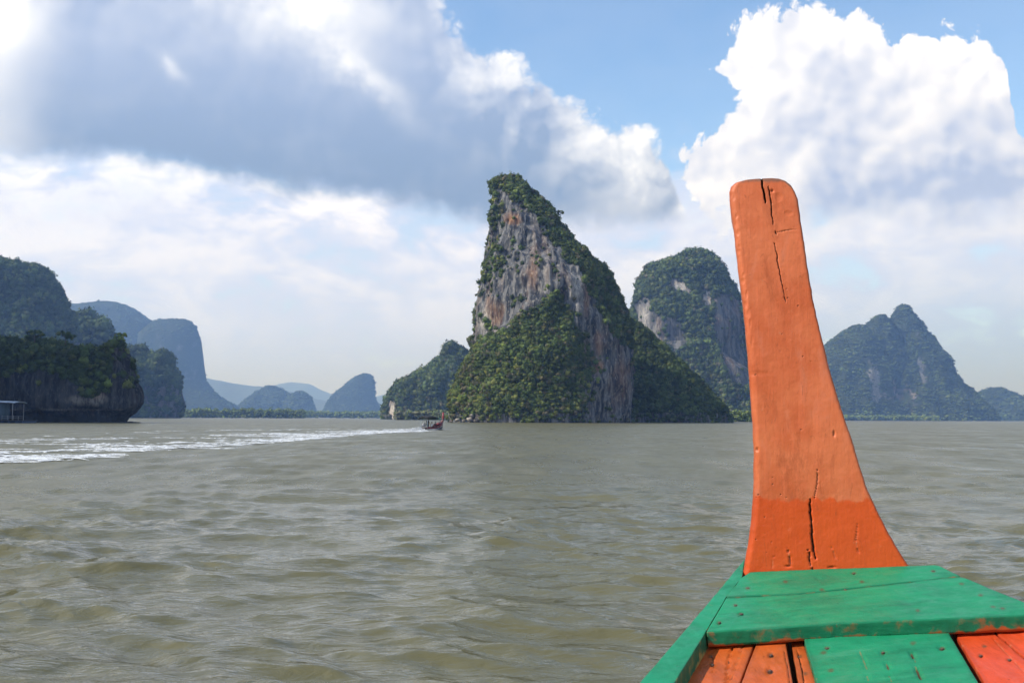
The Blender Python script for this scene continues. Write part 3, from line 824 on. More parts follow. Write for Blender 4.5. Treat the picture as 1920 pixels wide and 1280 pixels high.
# ------------------------------------------------------------------ single trees on rims
def tree(px, py, D, h, spread, label, pal, group=None, leafy=1.0):
    base = pix(px, py, D)
    t_ = empty('jungle_tree', tuple(base)); tag(t_, label, 'tree', group)
    r = np.random.default_rng(int(px * 7 + py))
    parts = [tube_arr([(0, 0, -0.6), (0.1, 0, h * 0.35), (0.15 * r.normal(), 0, h * 0.75)], [0.16, 0.12, 0.06], 7)]
    tips = []
    for k_ in range(7):
        a = k_ * 2.4 + r.random(); el = r.uniform(0.25, 1.1)
        p0 = np.array([0.05, 0, h * r.uniform(0.35, 0.65)]); p1 = p0 + np.array([math.cos(a) * math.cos(el), math.sin(a) * math.cos(el), math.sin(el)]) * spread * r.uniform(0.7, 1.1)
        parts.append(tube_arr([p0, (p0 + p1) / 2 + [0, 0, 0.1], p1], [0.07, 0.05, 0.02], 5)); tips.append(p1)
    V, F = join_arr(parts)
    link('trunk', mesh_np('trunk', V, F, True), BARK, t_)
    n = int(26 * leafy); tips = np.array(tips)
    P = tips[r.integers(0, len(tips), n)] + r.normal(size=(n, 3)) * spread * 0.25
    cm = crowns_mesh('crown', P, np.full(n, spread * 0.30) * r.uniform(0.7, 1.3, n), pick(pal, n), 'fine')
    link('crown', cm, LEAF, t_)


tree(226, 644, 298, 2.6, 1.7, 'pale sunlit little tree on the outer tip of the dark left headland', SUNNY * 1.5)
tree(190, 666, 297, 2.6, 1.6, 'dark bush like tree just inside the tip of the dark left headland', GREENS)
tree(122, 643, 303, 3.2, 2.2, 'broad tree on the highest part of the dark left headland', GREENS)
tree(64, 643, 303, 3.2, 2.2, 'tree above the blue roofed hut on top of the dark left headland', GREENS)
tree(1051, 405, 452, 2.8, 1.6, 'lone tree standing out from the upper right edge of the leaning island', GREENS)
tree(896, 560, 451, 2.4, 1.3, 'small tree clinging to the sheer left edge of the leaning island', GREENS)
tree(887, 652, 440, 3.6, 1.6, 'thin sparse tree above the left end of the wooded apron', DRY, leafy=0.35)

# pale boulders along the waterline of the leaning island
bmat = rock_material('pale_boulder', 0.6, base=(0.30, 0.27, 0.23), dark=(0.10, 0.09, 0.08), pale=(0.5, 0.45, 0.38), orange=0.2)
iv, ifc = ico(2)
for k_, (bx, by, br) in enumerate([(846, 790, 0.9), (858, 787, 1.1), (870, 788, 1.0), (881, 786, 1.4), (893, 788, 1.2), (905, 787, 1.5), (920, 789, 1.1), (938, 788, 1.3), (884, 779, 1.0), (899, 777, 1.0), (955, 790, 1.2), (975, 790, 1.0)]):
    p = on_water(bx, 793); dd = 413 + 4 * math.sin(k_ * 3.1)
    p = pix(bx, by, dd)
    vv = iv * (0.8 + 0.45 * fbm(iv * 1.3 + k_ * 5.0, 3))[:, None] * br * np.array([1.15, 0.9, 0.8])
    bme = mesh_np('boulder', vv + p, ifc); set_color(bme, 'stain', np.tile([[0.0, 0.35 * (k_ % 2), 0.0]], (len(vv), 1)))
    link('boulder', bme, bmat, main_island)


for k_, (bx, by, dd, br) in enumerate([(238, 794, 291, 1.6), (252, 794, 292, 1.1), (176, 793, 290, 1.3), (120, 793, 289, 1.5), (80, 793, 289, 1.2)]):
    p = pix(bx, by, dd); p[2] = 0.02
    vv = iv * (0.8 + 0.45 * fbm(iv * 1.3 + k_ * 7.0 + 60, 3))[:, None] * br * np.array([1.9, 1.0, 0.30])
    bme = mesh_np('low_rock', vv + p, ifc); set_color(bme, 'stain', np.zeros((len(vv), 3)))
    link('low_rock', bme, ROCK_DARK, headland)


# ------------------------------------------------------------------ foam trail
FOAM = plain('sea_foam', (0.58, 0.60, 0.61), 0.7, 0.05, 3.0)
ft = NT(FOAM.node_tree); fb = FOAM.node_tree.nodes['Principled BSDF']
fg = ft.node('ShaderNodeNewGeometry'); fp = ft.vmath('MULTIPLY', E(ft, fg.outputs['Position']), (0.8, 1.6, 1.0))
ft.put(fb.inputs['Alpha'], ft.ramp(ft.noise(fp, 1.6, 6, 0.68, 0.5), 0.36, 0.58, 0.10, 1.0))


def foam(name, label, centers, lens, wids, z_off, dirs):
    Vs, Fs = [], []; o = 0; k = 11
    for (x, y), l, w, dr in zip(centers, lens, wids, dirs):
        a = np.linspace(0, 2 * np.pi, k, endpoint=False) + RNG.random() * 0.5
        rr = 0.55 + 0.75 * RNG.random(k)
        ex = np.cos(a) * l * rr; ey = np.sin(a) * w * rr
        X = np.append(x + ex * dr[0] - ey * dr[1], x); Y = np.append(y + ex * dr[1] + ey * dr[0], y)
        z, _, _ = waves(X, Y)
        z = z + z_off; z[-1] += 0.03; z[:-1] -= 0.012
        Vs.append(np.stack([X, Y, z], 1))
        j = np.arange(k); Fs.append(np.stack([np.full(k, k), j, (j + 1) % k], 1) + o); o += k + 1
    me = mesh_np(name, np.concatenate(Vs), np.concatenate(Fs), True)
    return tag(link(name, me, FOAM), label, 'wake', kind='stuff')


cs, ls, ws, ds = [], [], [], []
UPX = [(-220, 836), (0, 822), (300, 808), (560, 804.5), (800, 803.5)]; LOX = [(-220, 900), (0, 873), (150, 862), (300, 848), (450, 836), (560, 826), (700, 813), (800, 809)]
for i in range(15000):
    x = RNG.uniform(-220, 800)
    yu = np.interp(x, *zip(*UPX)); yl = np.interp(x, *zip(*LOX))
    f = RNG.random()
    c0 = on_water(x, yu + (yl - yu) * f)
    dens = 0.55 * fbm(np.array([[c0[0] * 0.07, c0[1] * 0.10, 2.2]]), 2)[0] + 0.75 * fbm(np.array([[c0[0] * 0.10, c0[1] * 0.55, 8.2]]), 3)[0]
    want = -0.25 + 0.34 * f ** 2 - 0.25 * (f > 0.93) + 0.40 * np.clip((x - 380) / 300, 0, 1) * f
    if dens + want < RNG.uniform(0.05, 0.40): continue
    cs.append((c0[0], c0[1])); k_ = c0[1] / 80.0
    ls.append(RNG.lognormal(-1.15, 0.65) * (0.6 + 0.5 * k_)); ws.append(RNG.lognormal(-2.55, 0.5) * (0.6 + 0.5 * k_))
    th = RNG.normal() * 0.22 - 0.12
    ds.append((math.cos(th), math.sin(th)))
foam('wake_foam', 'long streaky white foam trail stretching from the small red boat to the left edge', cs, ls, ws, 0.045, ds)


# ------------------------------------------------------------------ people
def skinned(name, verts, edges, radii, mat, parent, sub=1):
    me = bpy.data.meshes.new(name + '_bones'); me.from_pydata(verts, edges, [])
    o = bpy.data.objects.new(name + '_bones', me); COL.objects.link(o)
    sm = o.modifiers.new('s', 'SKIN'); ss = o.modifiers.new('u', 'SUBSURF'); ss.levels = sub; ss.render_levels = sub
    for i, r_ in enumerate(radii): me.skin_vertices[0].data[i].radius = (r_, r_)
    for i in range(len(radii)): me.skin_vertices[0].data[i].use_root = (i == 0)
    dg = bpy.context.evaluated_depsgraph_get(); dg.update()
    nm = bpy.data.meshes.new_from_object(o.evaluated_get(dg)); nm.name = name
    bpy.data.objects.remove(o)
    nm.materials.clear()
    return link(name, nm, mat, parent)


SKIN = plain('skin', (0.30, 0.17, 0.11), 0.6)
HAIR = plain('black_hair', (0.012, 0.010, 0.010), 0.6)


def person(loc, rz, pose, shirt, trousers, label, parent_rot=0.0):
    """pose: seated or standing; body is one surface, shirt, trousers and hair over it"""
    root = empty('person', loc, rz); tag(root, label, 'person')
    if pose == 'seated':
        hip, knee, foot = 0.45, (0.42, 0.47), (0.46, 0.04)
    else:
        hip, knee, foot = 0.86, (0.05, 0.46), (0.0, 0.04)
    t0 = hip
    V = [(0, 0, t0)]; Rr = [0.13]; Eg = []
    def add(p, r_, par): V.append(p); Rr.append(r_); Eg.append((par, len(V) - 1)); return len(V) - 1
    waist = add((0.0, 0, t0 + 0.20), 0.12, 0); chest = add((0.02, 0, t0 + 0.40), 0.14, waist); neck = add((0.03, 0, t0 + 0.55), 0.055, chest)
    head = add((0.05, 0, t0 + 0.67), 0.095, neck); add((0.05, 0, t0 + 0.79), 0.075, head); add((0.14, 0, t0 + 0.66), 0.022, head)
    for s in (-1, 1):
        sh = add((0.02, s * 0.19, t0 + 0.46), 0.06, chest); el = add((0.05, s * 0.25, t0 + 0.20), 0.042, sh)
        wr = add((0.24, s * 0.17, t0 + 0.06), 0.032, el); add((0.33, s * 0.15, t0 + 0.05), 0.03, wr)
        h = add((0.03, s * 0.09, t0 - 0.02), 0.09, 0); k_ = add((knee[0], s * 0.11, knee[1]), 0.06, h)
        an = add((foot[0], s * 0.11, foot[1] + 0.05), 0.04, k_); add((foot[0] + 0.16, s * 0.12, foot[1]), 0.035, an)
    skinned('body', V, Eg, Rr, SKIN, root)
    sv = [(0, 0, t0 - 0.02), (0, 0, t0 + 0.20), (0.02, 0, t0 + 0.40), (0.02, 0, t0 + 0.49), (0.02, -0.19, t0 + 0.46), (0.045, -0.235, t0 + 0.28), (0.02, 0.19, t0 + 0.46), (0.045, 0.235, t0 + 0.28)]
    skinned('shirt', sv, [(0, 1), (1, 2), (2, 3), (2, 4), (4, 5), (2, 6), (6, 7)], [0.15, 0.145, 0.165, 0.09, 0.085, 0.07, 0.085, 0.07], shirt, root)
    tv = [(0, 0, t0), (0.03, -0.09, t0 - 0.03), (knee[0], -0.11, knee[1]), (foot[0], -0.11, foot[1] + 0.12), (0.03, 0.09, t0 - 0.03), (knee[0], 0.11, knee[1]), (foot[0], 0.11, foot[1] + 0.12)]
    skinned('trousers', tv, [(0, 1), (1, 2), (2, 3), (0, 4), (4, 5), (5, 6)], [0.15, 0.11, 0.08, 0.06, 0.11, 0.08, 0.06], trousers, root)
    skinned('hair', [(0.03, 0, t0 + 0.70), (0.03, 0, t0 + 0.78), (0.02, 0, t0 + 0.83)], [(0, 1), (1, 2)], [0.10, 0.105, 0.06], HAIR, root)
    return root


# ------------------------------------------------------------------ the small red long-tail boat under way
def shade_mat(*a, **k): return plain(*a, **k)


RED = plain('red_boat_paint', (0.20, 0.020, 0.024), 0.45, 0.2)
DARKHULL = plain('dark_hull_paint', (0.035, 0.022, 0.022), 0.5, 0.3)
WHITEP = plain('white_boat_paint', (0.72, 0.70, 0.66), 0.5)
CANVAS_D = plain('dark_canvas', (0.012, 0.013, 0.014), 0.8)
CANVAS_G = plain('green_canvas', (0.05, 0.16, 0.10), 0.8)
STEEL = plain('grey_steel', (0.25, 0.25, 0.26), 0.4)
PALEPOST = plain('pale_blue_paint', (0.45, 0.55, 0.60), 0.5)

bp_w = on_water(812, 806)
BH = R(60)                                                   # heading measured from +x
lt = empty('long_tail_boat', (bp_w[0], bp_w[1], 0.0), BH)
tag(lt, 'small red long-tail boat with a dark canopy speeding away across the bay', 'boat')
sx_ = np.linspace(-2.5, 2.6, 15)
hw = np.interp(sx_, [-2.5, -1.5, 0, 1.4, 2.2, 2.6], [0.50, 0.66, 0.74, 0.62, 0.34, 0.12])
sh_ = np.interp(sx_, [-2.5, -1.0, 0.3, 1.4, 2.2, 2.6], [0.46, 0.42, 0.52, 0.92, 1.22, 1.36])


def hull_strip(f0, f1, th=0.04):
    """shell between two heights (fractions of the sheer) on both sides, joined round the bow"""
    prof = []
    for s, order in ((1, range(len(sx_))), (-1, range(len(sx_) - 1, -1, -1))):
        for i in order:
            w0 = hw[i] * (0.55 + 0.45 * f0); w1 = hw[i] * (0.55 + 0.45 * f1)
            prof.append(((sx_[i] - 0.25 * (1 - f0) * (sx_[i] > 1.2), s * w0, -0.12 + (sh_[i] + 0.12) * f0), (sx_[i] - 0.25 * (1 - f1) * (sx_[i] > 1.2), s * w1, -0.12 + (sh_[i] + 0.12) * f1)))
    P = np.array(prof)                                          # n, 2, 3
    inner = P.copy(); inner[..., 1] *= 0.93; inner[..., 0] *= 0.985
    ring = np.stack([P[:, 0], P[:, 1], inner[:, 1], inner[:, 0]], 1)
    V = ring.reshape(-1, 3)
    return V, grid_faces(len(ring), 4, True)


link('hull', mesh_np('hull', *hull_strip(0.0, 0.50), True), DARKHULL, lt)
link('rubbing_strake', mesh_np('rubbing_strake', *hull_strip(0.505, 0.585)), WHITEP, lt)
link('topside', mesh_np('topside', *hull_strip(0.59, 1.0), True), RED, lt)
V, F = join_arr([box_arr(-2.5, 2.1, -0.45, 0.45, 0.02, 0.06), box_arr(-2.52, -2.46, -0.5, 0.5, -0.1, 0.42)])
link('deck', mesh_np('deck', V, F), DARKHULL, lt)
fd = np.array([(1.3, -0.58, 0.86), (1.3, 0.58, 0.86), (2.55, 0.12, 1.33), (2.55, -0.12, 1.33)]); fd2 = fd - [0, 0, 0.05]
link('foredeck', mesh_np('foredeck', np.concatenate([fd, fd2]), np.array([[0, 3, 2, 1], [4, 5, 6, 7], [0, 1, 5, 4], [1, 2, 6, 5], [2, 3, 7, 6], [3, 0, 4, 7]])), RED, lt)
V, F, T = tube_arr([(2.35, 0, 0.9), (2.58, 0, 1.4), (2.72, 0, 2.0), (2.76, 0, 2.72)], [0.16, 0.18, 0.17, 0.16], 8)
link('stem_post', mesh_np('stem_post', V, [F, T], True), RED, lt)
for gy in (-0.06, 0.0, 0.06):
    V, F, T = tube_arr([(2.46, gy * 2, 1.62), (2.42, gy * 3 + 0.02, 1.45), (2.40, gy * 4, 1.36)], [0.03, 0.035, 0.03], 6)
    link('ribbon', mesh_np('ribbon', V, [F, T], True), (CANVAS_G, WHITEP, RED)[int(round(gy / 0.06)) + 1], lt)


def canopy(x0, x1, w, z, camber, th, sag=0.0):
    xs = np.linspace(x0, x1, 9); ysx = np.linspace(-w, w, 9)
    top = np.array([[(x, y, z + camber * (1 - (y / w) ** 2) - camber * 0.6 * ((x - (x0 + x1) / 2) / ((x1 - x0) / 2)) ** 2) for y in ysx] for x in xs])
    V = np.concatenate([top.reshape(-1, 3), (top - [0, 0, th]).reshape(-1, 3)])
    f = grid_faces(9, 9); n = 81
    rim = [(i, i + 1) for i in range(8)] + [(i * 9 + 8, i * 9 + 17) for i in range(8)] + [(72 + i + 1, 72 + i) for i in range(8)][::-1] + [((i + 1) * 9, i * 9) for i in range(8)][::-1]
    return V, np.concatenate([f, f[:, ::-1] + n, np.array([(b_, a_, a_ + n, b_ + n) for a_, b_ in rim])])


link('canopy', mesh_np('canopy', *canopy(-2.75, 0.1, 0.92, 1.96, 0.30, 0.16), True), CANVAS_D, lt)
link('awning', mesh_np('awning', *canopy(-0.15, 1.9, 0.66, 1.72, 0.12, 0.05), True), CANVAS_G, lt)
for x in (-2.4, -0.35, 1.75):
    for y in (-0.58, 0.58):
        V, F, T = tube_arr([(x, y, 0.3), (x, y, 1.86 if x < 1 else 1.70)], 0.032, 6)
        link('canopy_post', mesh_np('canopy_post', V, [F, T]), PALEPOST if x < -1 else STEEL, lt)
for x in (-0.9, 0.2, 1.0):
    V, F = box_arr(x, x + 0.3, -0.62, 0.62, 0.36, 0.41)
    link('bench', mesh_np('bench', V, F), DARKHULL, lt)
V, F = join_arr([box_arr(-2.75, -2.2, -0.18, 0.18, 0.55, 0.95), box_arr(-2.6, -2.35, -0.12, 0.12, 0.95, 1.08)])
eng = link('engine', mesh_np('engine', V, F), STEEL, lt)
V, F, T = tube_arr([(-2.7, 0, 0.75), (-3.6, 0, 0.35), (-4.6, 0, -0.15)], 0.035, 8)
link('propeller_shaft', mesh_np('propeller_shaft', V, [F, T]), STEEL, eng)
V, F, T = tube_arr([(-2.3, 0.05, 0.95), (-1.9, 0.1, 1.08), (-1.65, 0.12, 1.08)], 0.02, 6)
link('tiller', mesh_np('tiller', V, [F, T]), STEEL, eng)
SH_D = plain('dark_shirt', (0.02, 0.022, 0.026), 0.8); SH_W = plain('white_shirt', (0.75, 0.74, 0.72), 0.8); SH_P = plain('plum_shirt', (0.16, 0.05, 0.06), 0.8); TR = plain('dark_trousers', (0.03, 0.03, 0.04), 0.8)


def aboard(x, y, z):
    c, s = math.cos(BH), math.sin(BH)
    return (bp_w[0] + x * c - y * s, bp_w[1] + x * s + y * c, z)


person(aboard(-1.55, -0.05, 0.06), BH, 'standing', SH_D, TR, 'dark clothed helmsman standing under the canopy of the small red boat')
person(aboard(-0.75, -0.25, 0.0), BH, 'seated', SH_W, TR, 'passenger in a white shirt sitting in the small red boat')
person(aboard(0.35, -0.15, 0.0), BH, 'seated', SH_P, TR, 'passenger in a plum shirt sitting near the bow of the small red boat')
# spray at the stern and bow of the small boat
cs, ls, ws, ds = [], [], [], []
for i in range(130):
    a = RNG.uniform(0, 1) ** 1.2
    c = aboard(-2.6 - 4.5 * a, RNG.normal() * (0.35 + 0.7 * a), 0)
    cs.append(c[:2]); ls.append(RNG.uniform(0.1, 0.5)); ws.append(RNG.uniform(0.08, 0.25)); ds.append((1, 0))
for i in range(60):
    a = RNG.uniform(0, 1)
    c = aboard(2.6 - 5.0 * a, -(0.25 + 0.75 * a) - abs(RNG.normal()) * 0.25, 0)
    cs.append(c[:2]); ls.append(RNG.uniform(0.1, 0.5)); ws.append(RNG.uniform(0.08, 0.2)); ds.append((1, 0))
foam('bow_foam', 'white foam churned up around the hull of the small red boat', cs, ls, ws, 0.10, ds)
SV, SF = ico(1); sp = []
for i in range(260):
    a = RNG.uniform(0, 1)
    c = aboard(-2.9 - 3.8 * a, RNG.normal() * (0.25 + 0.45 * a), max(0.05, (0.55 - 0.4 * a) * RNG.random()))
    sp.append((SV * RNG.uniform(0.03, 0.10) + np.array(c), SF))
V, F = join_arr(sp); tag(link('spray', mesh_np('spray', V, F, True), FOAM), 'white spray thrown up behind the stern of the small red boat', 'spray', kind='stuff')

# ------------------------------------------------------------------ floating hut under the left cliff
HD = 262.0
hc = pix(-6, 794, HD); hut = empty('floating_hut', (hc[0], hc[1], 0.0), R(-8))
tag(hut, 'floating hut with a pale blue curved roof moored under the dark left headland', 'hut')
BLUEW = plain('blue_wall_paint', (0.05, 0.085, 0.115), 0.7, 0.3); ROOFM = plain('pale_metal_roof', (0.34, 0.39, 0.45), 0.35, 0.15, 1.0); WOODD = plain('dark_weathered_wood', (0.05, 0.042, 0.035), 0.9, 0.4); FLOATM = plain('blue_plastic_drum', (0.03, 0.06, 0.14), 0.5)
link('roof', mesh_np('roof', *canopy(-6.5, 6.6, 2.6, 5.45, 0.35, 0.10), True), ROOFM, hut)
bm_ = [box_arr(-7, 9.6, -3, 3, 0.55, 0.75)]
V, F = join_arr(bm_); link('platform', mesh_np('platform', V, F), WOODD, hut)
for x in np.linspace(-6.5, 9.2, 9):
    V, F, T = tube_arr([(x, -2.7, 0.25), (x, 2.7, 0.25)], 0.32, 10); link('float_drum', mesh_np('float_drum', V, [F, T], True), FLOATM, hut)
for (x0, x1) in ((-6, -0.8), (0.3, 2.3)):
    V, F = box_arr(x0, x1, -1.2, 1.6, 0.75, 5.0); link('wall', mesh_np('wall', V, F), BLUEW, hut)
V, F = box_arr(-4.6, -3.7, -1.26, -1.20, 0.8, 2.9); link('door', mesh_np('door', V, F), WOODD, hut)
V, F = box_arr(-2.9, -1.6, -1.26, -1.20, 2.0, 3.4); link('window', mesh_np('window', V, F), WOODD, hut)
for x in (-6.2, 5.9):
    for y in (-2.3, 2.3):
        V, F, T = tube_arr([(x, y, 0.7), (x, y, 5.1)], 0.08, 6); link('post', mesh_np('post', V, [F, T]), STEEL, hut)
for x in (3.4, 5.0, 6.6, 8.0, 9.4):
    V, F, T = tube_arr([(x, -2.9, 0.7), (x, -2.9, 2.0 if x < 6.7 else 1.75)], 0.05, 6); link('railing_post', mesh_np('railing_post', V, [F, T]), STEEL, hut)
for z in (1.25, 1.72):
    V, F, T = tube_arr([(3.4, -2.9, z), (9.4, -2.9, z)], 0.04, 6); link('rail', mesh_np('rail', V, [F, T]), STEEL, hut)


# ------------------------------------------------------------------ the boat we sit in: bow of a painted wooden long-tail boat
PA = pix(1395, 1072, 2.90); PB = pix(1757, 1058, 2.78); PC = pix(1325, 1185, 2.40)
DN = np.cross(PC - PA, PB - PA); DN /= np.linalg.norm(DN)
if DN[2] < 0: DN = -DN
E1 = (PB - PA) / np.linalg.norm(PB - PA)                     # to starboard
EF = np.cross(DN, E1); EF /= np.linalg.norm(EF)              # towards the bow


def deck(px, py, h=0.0):
    d = ray(px, py); p0 = PA + DN * h
    return CAM + d * (((p0 - CAM) @ DN) / (d @ DN))


E2 = DN + EF * 0.16; E2 /= np.linalg.norm(E2)
NF = np.cross(E1, E2); NF /= np.linalg.norm(NF)
if NF[1] > 0: NF = -NF                                        # the post's after face looks at us
POST0 = PA + EF * 0.006


def post_pt(px, py):
    d = ray(px, py)
    return CAM + d * (((POST0 - CAM) @ NF) / (d @ NF))


def resample(P, n, power=1.0):
    P = np.asarray(P, float); s = np.concatenate([[0], np.cumsum(np.linalg.norm(np.diff(P, axis=0), axis=1))])
    t = np.linspace(0, 1, n) * s[-1]
    return np.stack([np.interp(t, s, P[:, k]) for k in range(3)], 1)


def loft(A, B, nrm, th, nc, rl, rr, cracks=(), rough=0.0012, cell=0.05, seed=0.0, dents=(), edge_noise=0.0, side_n=5):
    """a plank between edge lines A and B (same number of points): rounded edges, thickness th away from nrm, cracks cut in the face"""
    nrow = len(A); wid = np.linalg.norm(B - A, axis=1)
    across = (B - A) / wid[:, None]
    u_ = np.linspace(0, 1, nc) ** 1.0
    u_ = 0.5 - 0.5 * np.cos(np.pi * u_) * (0.75 + 0.25 * np.cos(np.pi * u_) ** 2)
    u_ = (u_ - u_[0]) / (u_[-1] - u_[0])
    d0 = u_[None] * wid[:, None]; d1 = wid[:, None] - d0
    def drop(d, r_): q_ = np.clip(r_ - d, 0, r_); return r_ - np.sqrt(np.maximum(r_ * r_ - q_ * q_, 0))
    sink = drop(d0, rl) + drop(d1, rr)
    top = A[:, None] + (B - A)[:, None] * u_[None, :, None]
    ppx, ppy = to_pix(top)
    amp = rough * (fbm(top / cell + seed, 4) + 0.6 * fbm(top / (cell * 6) + seed + 5, 2) * 2)
    cut = np.zeros(ppx.shape); rim_ = np.zeros(ppx.shape)
    jx = fbm(top / 0.02 + seed, 2) * 1.6
    for (poly, w, dep) in cracks:
        best = np.full(ppx.shape, 1e9); tb = np.zeros(ppx.shape)
        for k_, (a, b_) in enumerate(zip(poly[:-1], poly[1:])):
            dx_, dy_ = b_[0] - a[0], b_[1] - a[1]; L2 = dx_ * dx_ + dy_ * dy_
            t_ = np.clip(((ppx - a[0]) * dx_ + (ppy - a[1]) * dy_) / L2, 0, 1)
            dd = np.hypot(ppx + jx - a[0] - t_ * dx_, ppy - a[1] - t_ * dy_)
            tb = np.where(dd < best, (k_ + t_) / (len(poly) - 1), tb); best = np.minimum(best, dd)
        ww = np.maximum(0.42 * w, 0.7) * (0.45 + 0.9 * np.sin(np.pi * np.clip(tb * 0.86 + 0.07, 0, 1)))
        prof = np.clip(1.25 - best / ww, 0, 1)
        cut = np.maximum(cut, dep * prof ** 0.7); rim_ = np.maximum(rim_, np.clip(2.2 - best / ww, 0, 1))
    for (cx, cy_, rx, ry, dep) in dents:
        cut = np.maximum(cut, dep * np.clip(1 - ((ppx - cx) / rx) ** 2 - ((ppy - cy_) / ry) ** 2, 0, 1))
    top = top - nrm * (sink - amp + cut)[..., None]
    lo = 1 - np.linspace(0, 1, side_n + 1)[1:]
    rings = [top]; kinds = [np.zeros(top.shape[:2])]
    hb = np.linspace(0, 1, side_n + 1)[1:]
    nz_s = (rough * 1.6) * fbm((B[:, None] - nrm * (rr + (th - rr) * hb)[None, :, None]) / cell + seed + 11, 3)
    rside = B[:, None] - nrm * (rr + (th - rr) * hb)[None, :, None] + across[:, None] * nz_s[..., None]
    nz_l = (rough * 1.6) * fbm((A[:, None] - nrm * (rl + (th - rl) * hb)[None, :, None]) / cell + seed + 23, 3)
    lside = A[:, None] - nrm * (rl + (th - rl) * hb[::-1])[None, :, None] - across[:, None] * nz_l[:, ::-1, None]
    ring = np.concatenate([top, rside, lside], 1)
    wear = np.concatenate([np.zeros((nrow, nc)), np.repeat(hb[None], nrow, 0), np.repeat(hb[::-1][None], nrow, 0)], 1)
    crack = np.concatenate([np.maximum(cut / 0.006, 0), np.zeros((nrow, 2 * side_n))], 1)
    rimv = np.concatenate([rim_, np.zeros((nrow, 2 * side_n))], 1)
    edge = np.concatenate([np.clip(1 - d0 / 0.018, 0, 1) + np.clip(1 - d1 / 0.018, 0, 1), np.ones((nrow, 2 * side_n))], 1)
    n = ring.shape[1]
    V = ring.reshape(-1, 3); F = grid_faces(nrow, n, True)
    c0 = ring[0].mean(0); c1 = ring[-1].mean(0)
    V = np.concatenate([V, [c0, c1]]); k = len(V); j = np.arange(n); j2 = (j + 1) % n; b0 = (nrow - 1) * n
    T = np.concatenate([np.stack([np.full(n, k - 2), j2, j], 1), np.stack([np.full(n, k - 1), b0 + j, b0 + j2], 1)])
    at = {'wear': np.append(wear.ravel(), [0, 0]), 'crack': np.append(np.clip(crack, 0, 1).ravel(), [0, 0]), 'edge': np.append(np.clip(edge, 0, 1).ravel(), [1, 1]), 'rim': np.append(rimv.ravel(), [0, 0])}
    return V, F, T, at


def board(name, data, mat, parent, extra=None):
    V, F, T, at = data
    # keep the faces turned outwards
    cen = V.mean(0); a, b_, c_ = V[F[:, 0]], V[F[:, 1]], V[F[:, 2]]
    nn = np.cross(b_ - a, c_ - a)
    if (nn * (a - cen)).sum() < 0: F = F[:, ::-1]; T = T[:, ::-1]
    me = mesh_np(name, V, [F, T], True)
    for k_, x in at.items(): set_float(me, name=k_, x=x)
    if extra: 
        for k_, fn in extra.items(): set_float(me, k_, fn(*to_pix(V)))
    return link(name, me, mat, parent)


